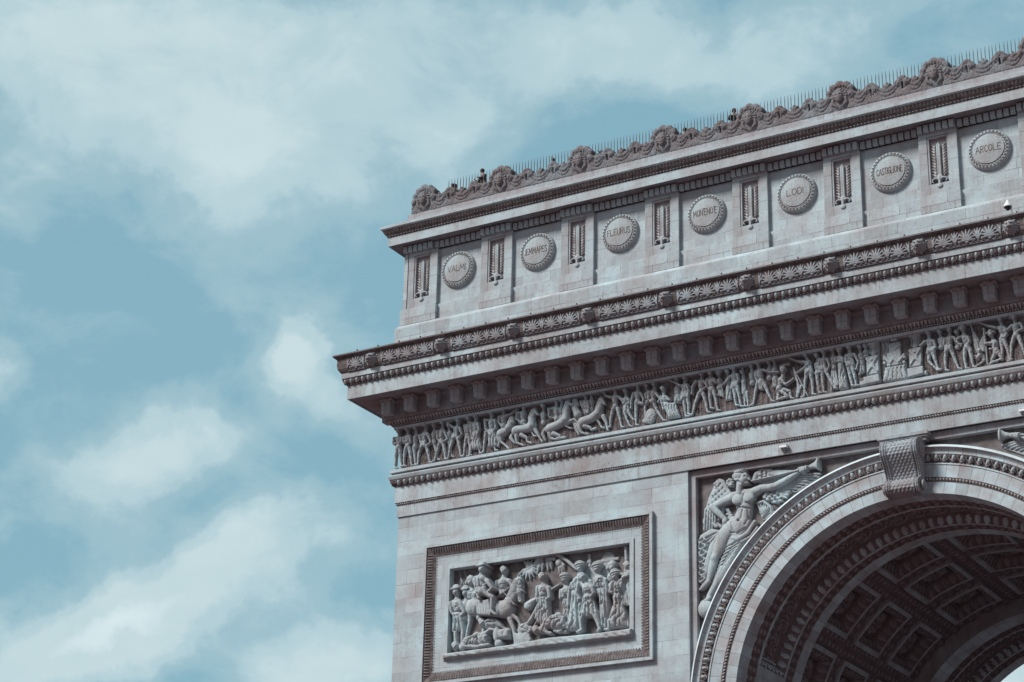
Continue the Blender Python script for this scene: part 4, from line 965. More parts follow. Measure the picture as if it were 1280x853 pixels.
# sheet B: riders
hu(B_, (815, 205), (812, 255), (805, 380), base=.0, hat='hat'); hu(B_, (1110, 135), (1108, 180), (1110, 300), base=.0, hat='hat'); hu(B_, (635, 265), (628, 310), (630, 430), base=.0)
horse(B_, (215, 540), (300, 480), (320, 440), (335, 400), (350, 430), [((215, 580), (215, 620), (255, 655), (290, 685)), ((190, 575), (195, 625), (185, 665))], rr=.22, rc=.12, parent=fz)
hu(B_, (250, 308), (245, 345), (238, 465), [((275, 370), (330, 345), (385, 300)), ((205, 380), (200, 430), (225, 470))], [((235, 480), (220, 540), (215, 590))])
horse(B_, (365, 510), (525, 465), (525, 395), (555, 318), (590, 355), [((370, 560), (372, 630), (400, 640), (435, 652)), ((420, 555), (470, 580), (470, 615), (515, 632)), ((555, 500), (588, 560), (605, 590), (622, 615))], parent=fz, tail=[(325, 520), (310, 580), (345, 630)])
hu(B_, (445, 258), (440, 310), (432, 430), [((385, 335), (375, 400), (415, 430)), ((430, 340), (440, 390), (460, 420))], [((450, 450), (508, 505), (540, 560))], hat='helmet', cape=[(385, 320), (420, 310), (445, 420), (375, 440)])
horse(B_, (700, 490), (860, 400), (868, 330), (890, 240), (935, 262), [((700, 540), (712, 585), (750, 592), (795, 580)), ((740, 540), (800, 560), (800, 580), (850, 575)), ((880, 430), (940, 395), (970, 420), (995, 470))], parent=fz, tail=[(650, 480), (630, 540), (650, 600)])
horse(B_, (930, 420), (980, 350), (955, 300), (955, 215), (990, 255), [((950, 450), (960, 500))], rr=.12, rc=.12, base=.0, parent=fz)
hu(B_, (768, 208), (765, 265), (770, 395), [((700, 300), (703, 380), (755, 388)), ((760, 300), (775, 350), (780, 390))], [((815, 395), (852, 455), (895, 482))], hat='helmet', cape=[(700, 290), (740, 280), (770, 380), (690, 400)])
horse(B_, (1025, 425), (1180, 345), (1200, 290), (1225, 208), (1255, 250), [((1000, 470), (1012, 525), (1040, 535), (1078, 540)), ((1050, 465), (1105, 480), (1110, 500), (1155, 485)), ((1235, 370), (1262, 430), (1268, 470), (1276, 500))], parent=fz, tail=[(985, 420), (960, 480), (985, 540)])
hu(B_, (1060, 150), (1060, 200), (1065, 330), [((1020, 230), (1048, 310), (1088, 335)), ((1090, 230), (1095, 290), (1090, 330))], [((1140, 335), (1182, 415), (1215, 475))], hat='helmet')
# sheet C: standing group
hu(C_, (550, 268), (548, 310), (545, 430), base=.0); hu(C_, (1180, 120), (1180, 150), (1180, 280), base=.0); hu(C_, (850, 200), (850, 240), (850, 380), base=-.01, robe=[(820, 250), (880, 250), (890, 440), (810, 440)])
hu(C_, (240, 298), (235, 342), (235, 475), [((205, 385), (152, 370), (128, 330)), ((290, 385), (322, 430), (345, 400))], [((215, 490), (190, 580), (183, 665)), ((260, 490), (278, 580), (295, 668))], hat='hat')
hu(C_, (345, 322), (345, 368), (340, 485), [((315, 400), (328, 450), (350, 405)), ((375, 400), (385, 440), (345, 450))], [((330, 515), (348, 590), (380, 660)), ((362, 510), (392, 570), (412, 595))], sc=.93, robe=[(315, 440), (370, 440), (385, 540), (310, 540)])
hu(C_, (465, 258), (460, 308), (455, 425), [((425, 345), (405, 420), (400, 490)), ((500, 345), (525, 400), (520, 440))], [((445, 435), (440, 540), (440, 648)), ((475, 435), (530, 445), (533, 588))], hat='helmet')
hu(C_, (630, 252), (625, 300), (612, 415), [((580, 330), (575, 395), (595, 430)), ((655, 350), (690, 400), (670, 430))], [((615, 425), (652, 510), (712, 600))], hat='hat', extra=lambda h, P: (h.ell(P((580, 560)), .26, .34, .02, .12), h.ell(P((560, 600)), .30, .14, .02, .10)))
hu(C_, (722, 300), (722, 355), (745, 450), [((700, 380), (712, 450), (722, 500)), ((745, 375), (785, 408), (740, 400))], [((760, 460), (800, 520), (800, 575))], robe=[(700, 400), (760, 430), (840, 430), (885, 570), (770, 590), (730, 500)])
hu(C_, (935, 188), (930, 238), (928, 350), [((895, 270), (845, 240), (795, 218)), ((960, 260), (975, 320), (965, 370))], [((918, 360), (922, 450), (935, 560)), ((950, 360), (965, 450), (962, 540))], coat=.7, hat='hat')
hu(C_, (1105, 155), (1098, 198), (1092, 325), [((1050, 225), (1012, 280), (1005, 345)), ((1130, 225), (1162, 272), (1120, 300))], [((1070, 342), (1032, 430), (1000, 545)), ((1112, 342), (1137, 430), (1152, 518))])
hu(C_, (1190, 145), (1190, 188), (1198, 298), [((1160, 205), (1150, 260), (1180, 300)), ((1220, 200), (1245, 240), (1235, 200))], [((1180, 310), (1178, 400), (1185, 480)), ((1215, 310), (1237, 400), (1252, 500))], hat='hat')
# sheet D
hu(D_, (150, 345), (150, 380), (150, 480), base=.0, hat='hat'); hu(D_, (240, 325), (240, 365), (240, 480), base=.0, robe=[(215, 400), (265, 400), (280, 600), (215, 610)]); hu(D_, (475, 262), (475, 305), (480, 430), base=.0, hat='hat'); hu(D_, (705, 210), (700, 255), (705, 400), base=.0, robe=[(680, 350), (740, 350), (745, 480), (680, 480)])
hu(D_, (648, 225), (650, 260), (650, 380), base=-.01); hu(D_, (1130, 165), (1130, 210), (1130, 330), base=.0, legs=[((1125, 340), (1130, 430), (1140, 520))])
def pole(h, a, b, r=.022): h.cap(a, b, r, r, .10, 1.2)
hu(D_, (385, 330), (390, 380), (400, 500), base=.01, sc=.8, extra=lambda h, P: (h.poly([P((370, 300)), P((400, 300)), P((430, 560)), P((375, 540))], .04, .05, .06, fold=.02, ff=30), pole(h, P((385, 280)), P((392, 540)))), legs=[((405, 520), (402, 590), (400, 655)), ((425, 520), (430, 590), (432, 655))])
hu(D_, (305, 288), (300, 328), (312, 455), [((275, 375), (232, 430), (190, 462)), ((345, 355), (355, 410), (335, 450))], [((295, 465), (310, 560), (318, 650)), ((330, 465), (352, 560), (368, 660))], hat='helmet', coat=.5)
hu(D_, (550, 242), (550, 288), (575, 425), [((600, 310), (662, 332), (755, 330)), ((525, 330), (530, 390), (545, 440))], [((540, 430), (515, 520), (492, 640)), ((605, 440), (640, 530), (678, 608))], robe=[(530, 400), (610, 400), (595, 510), (555, 505)])
hu(D_, (800, 320), (788, 362), (752, 490), [((785, 400), (822, 458), (900, 400)), ((800, 300), (775, 275), (850, 250))], [((750, 500), (838, 562), (745, 590), (735, 600)), ((800, 500), (855, 515), (868, 580))], hat='turban', cape=[(740, 400), (770, 390), (740, 600), (710, 600)])
hu(D_, (1020, 160), (1040, 205), (1050, 310), [((1020, 232), (955, 228), (870, 195)), ((1055, 240), (1000, 300), (935, 338))], [((1030, 330), (1010, 410), (1000, 560)), ((1062, 330), (1082, 430), (1086, 540))], hat='hat', coat=.5)
def flag_piece(S, cloth, a, b, name='relief_flag'):
    pts = [S(*p) for p in cloth]+[S(*a), S(*b)]; x0, x1, z0, z1 = bounds(pts, .1); h = HF(x0, x1, max(z0, 33.41), min(z1, 35.2), FZR)
    h.poly([S(*p) for p in cloth], .05, .08, .08, fold=.03, ff=24, fdir=(1, .4)); h.cap(S(*a), S(*b), .028, .028, .13, 1.2); h.soften(1); return h.build(name, [M_CARVE], fz, 0., back=.03)
flag_piece(D_, [(880, 280), (905, 290), (955, 450), (985, 440), (935, 575), (915, 575), (925, 460)], (895, 280), (1037, 560))
flag_piece(D_, [(135, 380), (175, 380), (200, 580), (150, 560)], (155, 290), (148, 560))
hu(D_, (1200, 128), (1200, 178), (1190, 285), [((1165, 205), (1150, 280), (1165, 330)), ((1245, 205), (1262, 270), (1240, 310))], [((1180, 295), (1185, 410), (1195, 520)), ((1210, 295), (1255, 390), (1300, 480))], coat=.4)
# sheet E: robed figure, pedestals and altar
hu(E_, (330, 305), (330, 350), (335, 480), base=.0); hu(E_, (600, 280), (600, 320), (610, 440), base=.0, robe=[(580, 350), (640, 350), (650, 520), (580, 560)]); hu(E_, (655, 270), (655, 305), (655, 360), base=-.01)
flag_piece(E_, [(320, 430), (345, 430), (390, 640), (330, 700)], (322, 420), (316, 710), 'relief_flag')
hu(E_, (402, 318), (402, 362), (410, 460), [((370, 390), (365, 430), (410, 420)), ((435, 390), (440, 425), (400, 425))], robe=[(378, 440), (440, 440), (485, 685), (395, 700)], hat='turban')
hu(E_, (495, 282), (500, 328), (510, 445), [((555, 355), (592, 430), (572, 500)), ((470, 370), (468, 430), (480, 470))], [((485, 465), (500, 560), (520, 655)), ((522, 455), (545, 560), (560, 650))], coat=.3, hat='hat')
def solid(name, S, polys, extra=None, Y=0.0):
    allp = [S(*p) for pl in polys for p in pl[0]]; x0, x1, z0, z1 = bounds(allp, .05); h = HF(x0, x1, max(33.41, z0), min(z1, 35.22), FZR)
    for pts, b, hh, fo in polys: h.poly([S(*p) for p in pts], b, hh, .03 if not fo else .08, fold=fo, ff=22)
    if extra: extra(h, lambda q: S(*q))
    return h.build(name, [M_CARVE], fz, Y, back=.03)
def trophy(h, P, c):
    x, z = P(c)
    for s in (-1, 1): h.cap((x-s*.20, z-.28), (x+s*.20, z+.28), .03, .05, .21, 1.0)
    h.ell((x, z), .11, .13, .20, .05); h.ell((x, z+.22), .08, .07, .20, .05)
def urn(h, P, c, top):
    x, z = P(c); _, zt = P(top); h.cap((x-.20, zt), (x+.20, zt+.02), .045, .045, .16, 1.0); h.chain([(x, zt-.02), (x, .5*(z+zt)), (x, z)], [.16, .09, .13], .06, .9)
    for s in (-1, 1): h.chain([(x+s*.20, zt-.02), (x+s*.12, .5*(z+zt)), (x+s*.16, z)], .025, .12, 1.0)
solid('relief_pedestal', E_, [([(662, 375), (790, 350), (800, 540), (670, 562)], .04, .15, 0), ([(640, 580), (800, 543), (810, 622), (645, 660)], .04, .20, 0), ([(598, 620), (645, 612), (650, 660), (600, 668)], .04, .17, 0), ([(680, 230), (790, 220), (790, 345), (680, 355)], .0, .02, 0)],
      lambda h, P: (trophy(h, P, (728, 460)), urn(h, P, (735, 335), (732, 240))))
solid('relief_pedestal', E_, [([(1090, 295), (1222, 270), (1222, 462), (1095, 488)], .04, .15, 0), ([(1075, 495), (1240, 465), (1245, 545), (1080, 590)], .04, .20, 0), ([(1245, 512), (1276, 505), (1276, 550), (1245, 555)], .04, .17, 0), ([(1100, 150), (1200, 140), (1200, 270), (1100, 285)], .0, .02, 0)],
      lambda h, P: (trophy(h, P, (1158, 380)), urn(h, P, (1150, 262), (1150, 160))))
def altar(h, P):
    for a, b in (((850, 375), (905, 440)), ((905, 440), (940, 380)), ((940, 380), (985, 430)), ((985, 430), (1045, 355))):
        pa, pb = P(a), P(b); h.chain([pa, ((pa[0]+pb[0])/2, (pa[1]+pb[1])/2-.03), pb], .055, .19, 1.0)
    for q in ((850, 400), (850, 440), (905, 455), (985, 440), (1048, 380), (1045, 430)): h.ell(P(q), .07, .08, .18, .05)
    a, b, c = P((890, 262)), P((945, 305)), P((1005, 255)); h.chain([a, b, c], .035, .17, 1.0)
    for i in range(6): p = P((862+i*38, 500-i*5)); q = P((838+i*48, 615-i*10)); h.groove([p, q], .02, .05)
    for i in range(3): h.groove([P((912, 175+i*16)), P((968, 165+i*16))], .016, .025)
solid('relief_altar', E_, [([(800, 200), (880, 180), (900, 330), (820, 420)], .0, .04, .02), ([(870, 335), (1015, 310), (1020, 450), (868, 478)], .04, .15, 0), ([(852, 480), (1060, 445), (1082, 600), (825, 622)], .05, .16, .03), ([(885, 240), (1005, 215), (1008, 320), (888, 335)], .04, .13, 0), ([(903, 160), (972, 148), (975, 212), (905, 225)], .04, .15, 0)], altar)
# sheet F
hu(F_, (440, 330), (445, 370), (450, 470), base=.0, extra=lambda h, P: h.ell(P((465, 415)), .20, .19, .04, .12)); hu(F_, (610, 330), (612, 370), (615, 470), base=-.01)
hu(F_, (330, 338), (335, 388), (352, 515), [((308, 425), (255, 468), (290, 420)), ((385, 420), (405, 480), (370, 520))], [((330, 535), (332, 620), (410, 698)), ((372, 535), (395, 610), (422, 690))], coat=.3, hat='hat')
hu(F_, (540, 308), (540, 358), (530, 490), [((585, 385), (640, 455), (665, 450)), ((500, 400), (488, 450), (510, 500))], [((505, 505), (492, 600), (497, 700)), ((555, 505), (590, 600), (625, 685))], hat='bicorne', coat=.5)
hu(F_, (670, 298), (680, 345), (715, 478), [((650, 385), (600, 420), (655, 465)), ((730, 385), (740, 430), (700, 470))], [((690, 490), (685, 590), (700, 680)), ((738, 495), (760, 600), (772, 668))], hat='helmet')
flag_piece(F_, [(745, 270), (790, 320), (830, 400), (820, 560), (780, 480)], (745, 250), (870, 610)); flag_piece(F_, [(860, 360), (885, 370), (890, 520), (840, 520), (820, 440)], (885, 290), (915, 650))
hu(F_, (845, 520), (860, 545), (820, 580), [((845, 560), (830, 575), (800, 570))], [((870, 560), (885, 600), (820, 650))], sc=.8)
hu(F_, (955, 360), (975, 400), (1000, 510), [((960, 440), (900, 450), (885, 300)), ((990, 440), (985, 490), (945, 500))], [((1000, 520), (958, 600), (950, 635)), ((1020, 520), (1060, 590), (980, 615))], hat='hat', robe=[(960, 450), (1020, 440), (1040, 560), (970, 560)])
hu(F_, (1045, 205), (1055, 255), (1070, 375), [((1000, 290), (925, 270), (850, 240)), ((1095, 290), (1110, 350), (1090, 380))], [((1075, 395), (1115, 500), (1130, 590)), ((1050, 395), (1060, 500), (1060, 590))], hat='bicorne')
hu(F_, (1180, 188), (1190, 232), (1200, 355), [((1165, 272), (1115, 312), (1160, 262)), ((1248, 245), (1275, 300), (1215, 322))], [((1180, 370), (1150, 470), (1145, 600)), ((1225, 370), (1262, 470), (1285, 550))], hat='helmet')
# beyond the right edge of the photograph the procession goes on, in copies
fx = [c for c in frieze.children if c.name.startswith('relief_figure')]
xpos = 5.75; wide = [c for c in fx if max(v.co.z for v in c.data.vertices)-min(v.co.z for v in c.data.vertices) > 1.45]
k = 7
while xpos < 21.9:
    src = wide[(k*5) % len(wide)]; k += 1
    xs = [v.co.x for v in src.data.vertices]; w_ = max(xs)-min(xs)
    c = src.copy(); col.objects.link(c); c.parent = fz; c.location = (xpos-min(xs), 0, 0); xpos += w_*.86

# ------------------------------------------------------------------ battle relief in the pier panel
bat = empty('battle_relief', (0, 0, 0), arch); YB = .34
G_ = sheet(545, 680, 5.685, .12); H_ = sheet(665, 665, 5.687, .12)
kw = dict(parent=bat, Y=YB, zclip=(25.12, 28.76), res=.018, sc=1.62)
# ground ledge under the figures
h = HF(-19.9, -11.3, 24.98, 25.62, .03)
zt = 25.28
h.poly([(-19.9, 24.98), (-11.3, 24.98), (-11.3, 25.30), (-13, 25.28), (-15, 25.34), (-17, 25.24), (-19.9, 25.22)], .36, .20, .08, fold=.015, ff=14, fdir=(.3, 1)); h.rough(.02, 5); h.build('relief_ground', [M_CARVE], bat, YB, back=.0)
def simple(name, S, fn, pts, m=.3, mats=None, zc=(25.12, 28.76), res=.022, Y=YB, parent=None):
    q = [S(*p) for p in pts]; x0, x1, z0, z1 = bounds(q, m); h = HF(x0, x1, max(z0, zc[0]), min(z1, zc[1]), res); fn(h, lambda p: S(*p)); h.soften(1)
    return h.build(name, mats or [M_CARVE], parent or bat, Y, back=.03)
def city(h, P):
    h.poly([P((445, 195)), P((605, 168)), P((605, 195)), P((445, 222))], .0, .09, .04); h.poly([P((460, 222)), P((585, 200)), P((590, 300)), P((470, 320))], .0, .06, .03)
    h.ell(P((525, 185)), .32, .30, .0, .07); h.poly([P((380, 150)), P((402, 145)), P((408, 240)), P((388, 245))], .0, .07, .03); h.poly([P((376, 195)), P((408, 190)), P((410, 215)), P((378, 220))], .0, .10, .03)
    h.poly([P((300, 230)), P((440, 220)), P((440, 330)), P((300, 330))], .0, .03, .03)
simple('relief_city', H_, city, [(300, 120), (620, 330)])
def bayonets(h, P):
    for a, b in (((148, 185), (168, 280)), ((182, 175), (210, 260)), ((205, 285), (322, 150)), ((230, 270), (325, 165)), ((250, 245), (300, 195)), ((160, 230), (190, 300))): h.cap(P(a), P(b), .025, .025, .04, 1.0)
simple('relief_bayonets', G_, bayonets, [(140, 140), (330, 310)])
human(G_, (242, 268), (240, 310), (235, 420), arms=[((215, 330), (210, 370), (240, 380))], base=.0, hat='helmet', **kw)
human(G_, (285, 275), (282, 320), (275, 440), base=.02, hat='helmet', **kw)
human(G_, (205, 345), (200, 390), (195, 520), base=.0, hat='hat', **kw)
# palm tree, fronds
def palm(h, P):
    h.chain([P((168, 152)), P((240, 200)), P((310, 262))], [.10, .08, .07], .12, 1.0)
    h.chain([P((20, 200)), P((90, 160)), P((170, 158))], [.06, .09, .10], .10, 1.0)
    for a, b in (((40, 190), (20, 290)), ((60, 180), (55, 275)), ((85, 175), (100, 270)), ((105, 180), (125, 260)), ((30, 190), (-15, 250)), ((180, 200), (200, 285)), ((190, 195), (215, 270)), ((175, 205), (180, 290))):
        h.chain([P(a), P(((a[0]+b[0])/2+8, (a[1]+b[1])/2)), P(b)], [.06, .10, .03], .06, 1.0); h.groove([P(a), P(b)], .015, .05)
    h.ell(P((182, 215)), .14, .17, .10, .12)
    for k in range(5): h.ell(P((110+k*12, 190)), .055, .08, .16, .06)
simple('relief_palm', H_, palm, [(-20, 150), (320, 290)])
def plume(h, P):
    c = (640, 175)
    for i in range(12):
        a = R(-150+i*24); e = (c[0]+75*math.cos(a), c[1]-70*math.sin(a)*1.0)
        h.chain([P(c), P(((c[0]+e[0])/2+6, (c[1]+e[1])/2-8)), P(e)], [.05, .075, .03], .08, 1.1); h.groove([P(c), P(e)], .014, .05)
simple('relief_plume', G_, plume, [(560, 90), (720, 260)])
# second horse, horse and riders
human(G_, (482, 188), (470, 232), (465, 350), arms=[((430, 270), (425, 320), (455, 340)), ((520, 265), (540, 300), (515, 330))], base=.03, **kw)
horse(G_, (262, 450), (495, 460), (545, 370), (592, 262), (600, 405), [((240, 490), (232, 560), (215, 620), (203, 700)), ((300, 520), (320, 560), (330, 600), (325, 640)), ((505, 480), (570, 530), (588, 562), (600, 618)), ((520, 530), (545, 600), (548, 650), (560, 700))], rr=.24, rc=.25, parent=bat, Y=YB, sc=1.55, base=.12, zclip=(25.12, 28.76), res=.022, blanket=[(300, 415), (400, 400), (415, 520), (310, 515)], tail=[(210, 400), (185, 430), (205, 520)])
def bridle(h, P):
    h.chain([P((470, 330)), P((520, 380)), P((565, 435))], .03, .36, 1.0); h.chain([P((590, 300)), P((625, 340)), P((585, 360))], .022, .42, 1.0); h.chain([P((440, 385)), P((500, 340)), P((560, 290))], .03, .34, 1.0)
simple('relief_bridle', G_, bridle, [(440, 280), (640, 440)], m=.1)
human(G_, (362, 195), (348, 232), (352, 350), arms=[((318, 260), (318, 330), (335, 400)), ((400, 285), (432, 330), (410, 350))], legs=[((370, 355), (425, 392), (420, 490), (445, 512))], base=.40, hat='hat', coat=.25, **kw)
human(G_, (150, 345), (150, 385), (160, 520), arms=[((108, 425), (115, 485), (150, 530)), ((178, 430), (205, 490), (160, 535))], legs=[((145, 530), (138, 640), (135, 750)), ((172, 530), (190, 620), (178, 745))], robe=[(120, 500), (190, 500), (180, 620), (115, 630)], base=.12, hat='hat', cape=[(180, 390), (240, 400), (240, 470), (180, 520)], **kw)
# fallen soldiers and gear
human(G_, (158, 735), (195, 725), (300, 665), arms=[((220, 735), (300, 740), (385, 722))], legs=[((300, 670), (360, 640), (390, 610))], base=.22, robe=[(220, 700), (330, 640), (380, 650), (370, 720), (260, 730)], **kw)
human(G_, (330, 560), (360, 560), (400, 560), legs=[((400, 550), (430, 570), (400, 620)), ((410, 550), (460, 580), (480, 600))], base=.05, **kw)
def drum(h, P):
    h.poly([P((425, 610)), P((530, 605)), P((535, 672)), P((425, 685))], .18, .22, .12, fold=.02, ff=12); h.ell(P((438, 648)), .15, .30, .30, .12); h.ell(P((450, 710)), .18, .17, .25, .15)
    for i in range(9):
        x = 560+i*12; h.chain([P((x, 640+8*(i % 3))), P((x+10, 680)), P((x-6+4*(i % 4), 725))], [.07, .08, .04], .2, 1.0)
    [h.cap(P((585+RNG.uniform(0, 90), 590+RNG.uniform(0, 80))), P((585+RNG.uniform(0, 90), 600+RNG.uniform(0, 80))), .09, .05, .16, 1.) for _ in range(12)]; h.ell(P((622, 598)), .26, .20, .2, .12); h.groove([P((600, 590)), P((640, 610))], .02, .07); h.groove([P((605, 605)), P((635, 580))], .02, .06)
simple('relief_drum_and_gear', G_, drum, [(420, 580), (700, 740)], m=.2)
# the prisoner with the guns, kneeling man, turbaned group
human(H_, (82, 325), (88, 370), (80, 495), arms=[((50, 400), (42, 465), (60, 525)), ((125, 405), (132, 465), (75, 520))], legs=[((60, 520), (20, 580), (-30, 650)), ((100, 520), (95, 600), (60, 690))], robe=[(50, 470), (120, 470), (130, 640), (70, 680), (20, 620)], base=.14, **kw)
simple('relief_musket', H_, lambda h, P: (h.cap(P((-30, 520)), P((200, 375)), .07, .04, .26, 1.0), h.cap(P((112, 530)), P((10, 690)), .035, .03, .30, 1.0), h.chain([P((-30, 525)), P((0, 498)), P((50, 465))], [.17, .13, .06], .22, .6)), [(-40, 370), (210, 700)], m=.2)
human(H_, (42, 705), (75, 680), (190, 610), arms=[((95, 690), (115, 720), (140, 725))], legs=[((195, 620), (150, 650), (165, 705)), ((210, 620), (225, 650), (215, 700))], robe=[(75, 650), (150, 590), (240, 600), (250, 690), (150, 700)], base=.18, **kw)
human(H_, (228, 335), (235, 380), (240, 500), arms=[((205, 420), (200, 470), (235, 440))], robe=[(215, 440), (280, 440), (270, 640), (210, 620)], base=.04, hat='turban', **kw)
human(H_, (345, 258), (340, 305), (310, 450), arms=[((292, 370), (268, 450), (265, 520)), ((420, 360), (440, 400), (400, 420))], robe=[(290, 330), (400, 320), (360, 520), (335, 700), (235, 705), (270, 540)], legs=[((260, 660), (255, 690), (245, 705), (215, 712))], base=.12, hat='turban', **kw)
human(H_, (375, 330), (405, 375), (405, 470), arms=[((345, 380), (335, 450), (350, 480)), ((440, 400), (455, 440), (430, 470))], robe=[(370, 470), (440, 470), (480, 595), (410, 610), (345, 620)], legs=[((365, 590), (355, 640), (358, 700), (330, 715)), ((455, 580), (475, 640), (487, 695), (475, 708))], base=.22, **kw)
human(H_, (465, 262), (470, 305), (495, 430), arms=[((450, 340), (452, 400), (475, 450)), ((520, 345), (535, 420), (520, 500))], robe=[(460, 330), (530, 320), (548, 510), (530, 690), (480, 690), (475, 520)], base=.10, hat='turban', **kw)
human(H_, (568, 250), (565, 290), (560, 380), base=.02, hat='helmet', **kw); human(H_, (675, 240), (675, 280), (678, 340), base=.02, arms=[((665, 280), (668, 200), (660, 110))], **kw)
human(H_, (600, 318), (625, 350), (610, 470), arms=[((660, 330), (690, 315), (620, 300)), ((580, 370), (565, 430), (600, 450))], robe=[(570, 350), (650, 340), (640, 480), (705, 680), (560, 690), (545, 640), (580, 500)], legs=[((560, 640), (555, 680), (550, 692), (520, 695))], base=.16, hat='turban', cape=[(640, 350), (700, 345), (700, 525), (635, 525)], **kw)

bat2 = empty('battle_relief', (31.21, 0, 0), arch)          # the matching panel on the other pier, outside the photograph
for ch in list(bat.children):
    c = ch.copy(); col.objects.link(c); c.parent = bat2

# ------------------------------------------------------------------ winged figure in the spandrel
def fame(parent, mirror):
    Yp = YS; R1 = sheet(860, 570, 7.11, .22); R3 = sheet(940, 570, 10.66, .22); R4 = sheet(860, 650, 7.11, .22)
    fm = (lambda V: V*np.array([-1, 1, 1])) if mirror else None
    def mk(name, pts, m, fn, mats=None, soft=1, amp=0):
        x0, x1, z0, z1 = bounds(pts, m); h = HF(max(x0, -8.66), x1, z0, min(z1, 31.07), .017); fn(h)
        if soft: h.soften(soft)
        if amp: h.rough(amp, 9)
        rr = np.hypot(h.X, h.Z-ZC); h.H = np.where(rr < 8.80, -1., h.H)      # trimmed by the archivolt
        return h.build(name, mats or [M_CARVE], parent, Yp, back=.0, fmap=fm)
    u = 1/7.11/24.   # metres per sheet unit, roughly
    P, Q, T = (lambda *p: R1(*p)), (lambda *p: R3(*p)), (lambda *p: R4(*p))
    def feathers(h, A, B, rows, cols, ln, wd, base, rot=None):
        """overlapping feathers between edge A (root) and edge B (tips)"""
        for i in range(rows):
            t = i/(rows-1)
            for j in range(cols):
                s = (j+.5*(i % 2))/(cols-.5)
                a = np.array(A[0])*(1-s)+np.array(A[1])*s; b = np.array(B[0])*(1-s)+np.array(B[1])*s
                c = a*(1-t)+b*t; d = (b-a)/np.linalg.norm(b-a); e = c+d*ln
                h.cap(tuple(c), tuple(e), wd, wd*.8, base+.06*(1-t), .55)
                h.groove([tuple(e+np.array([-d[1], d[0]])*wd*.8), tuple(e+d*wd*.75), tuple(e-np.array([-d[1], d[0]])*wd*.8)], .017, .10)
    def wl(h):
        h.poly([P(270, 210), P(225, 245), P(170, 370), P(140, 480), P(128, 665), P(210, 650), P(300, 520), P(370, 345)], .03, .07, .12)
        feathers(h, (P(265, 235), P(360, 340)), (P(140, 560), P(260, 560)), 9, 4, .16, .085, .05)
        for i in range(5): h.cap(P(150+i*22, 470+i*10), P(135+i*24, 650-i*6), .07, .05, .06, .9); h.groove([P(160+i*22, 480+i*10), P(146+i*24, 650-i*6)], .018, .12)
        h.chain([P(370, 345), P(300, 225), P(270, 208), P(225, 245)], [.09, .09, .07, .05], .08, .8)
    mk('wing', [P(128, 205), P(375, 665)], .05, wl)
    def wr(h):
        h.poly([Q(0, 330), Q(20, 230), Q(110, 175), Q(240, 175), Q(560, 195), Q(700, 210), Q(900, 225), Q(890, 270), Q(620, 460), Q(480, 500), Q(420, 560), Q(330, 640), Q(150, 600), Q(100, 520), Q(200, 400)], .02, .05, .1)
        h.chain([Q(10, 320), Q(50, 230), Q(120, 185), Q(240, 185)], [.09, .10, .09, .07], .08, .8)
        feathers(h, (Q(90, 200), Q(90, 310)), (Q(260, 200), Q(260, 270)), 4, 3, .10, .06, .07)
        for i in range(4): h.cap(Q(230, 195+i*16), Q(560-i*30, 190+i*20), .055, .035, .06, .8); h.groove([Q(230, 203+i*16), Q(540-i*30, 200+i*20)], .015, .09)
        for i in range(9):
            a = Q(360-i*5, 240+i*29); b = Q(895-i*53, 232+i*33); h.cap(a, b, .075, .05, .07, .8)
            h.groove([(a[0], a[1]-.06), (b[0], b[1]-.05)], .018, .13)
        feathers(h, (Q(180, 500), Q(150, 560)), (Q(470, 470), Q(330, 620)), 5, 3, .10, .065, .09)
        for i in range(3): a = Q(380, 480+i*28); b = Q(480-i*14, 478+i*38); h.cap(a, b, .055, .04, .10, .9)
    mk('wing', [Q(0, 170), Q(905, 645)], .05, wr)
    def drap(h):
        left = [P(75, 760), P(100, 700), P(200, 640), P(300, 660), P(330, 720), T(250, 250), T(200, 340), T(180, 480), T(120, 560), T(80, 540), T(75, 300), T(75, 180)]
        h.poly(left, .03, .14, .12)
        for i in range(9):
            t = i/8; h.chain([T(270-10*i, 105+i*10), T(170-6*i, 140+38*i), T(110-2*i, 210+38*i)], [.04, .065, .04], .12, .9)
            h.groove([T(262-10*i, 112+i*12), T(160-6*i, 158+38*i), T(100, 235+36*i)], .03, .11)
        for i in range(7):
            cx, cz = 110+6*(i % 3), 180+i*58; h.chain([T(cx-25, cz), T(cx, cz+22), T(cx+35, cz-8), T(cx+10, cz-28)], [.05, .06, .05, .04], .15, .8); h.groove([T(cx-10, cz+5), T(cx+18, cz-8)], .03, .14)
        # skirt over the far leg
        h.chain([T(430, 165), T(360, 330), T(270, 500), T(200, 620)], [.40, .33, .26, .15], .06, .62)
        for i in range(12): a = R(0); h.groove([T(480-i*22, 175+i*34), T(400-i*20, 225+i*36), T(330-i*16, 250+i*36)], .028, .06)
        h.chain([P(395, 735), P(450, 745), P(540, 690), P(600, 590)], [.06, .09, .09, .07], .26, .9)
        h.chain([P(400, 760), P(480, 765), P(560, 720), P(620, 640)], [.05, .06, .06, .05], .22, .9)
        # scarf blown behind the right side
        h.poly([Q(70, 620), Q(170, 590), Q(260, 660), Q(300, 760), Q(230, 850), Q(130, 850), Q(80, 740)], .03, .09, .12, fold=.05, ff=13, fdir=(1., -.7))
        for i in range(5): h.chain([Q(75+i*32, 650+i*4), Q(110+i*26, 720-i*8), Q(150+i*18, 800-i*18)], [.03, .05, .03], .14, .9); h.groove([Q(90+i*32, 650), Q(126+i*26, 715-i*8), Q(160+i*18, 790-i*16)], .022, .13)
        h.chain([Q(60, 630), Q(150, 600), Q(240, 680), Q(260, 760)], .045, .14, .9)
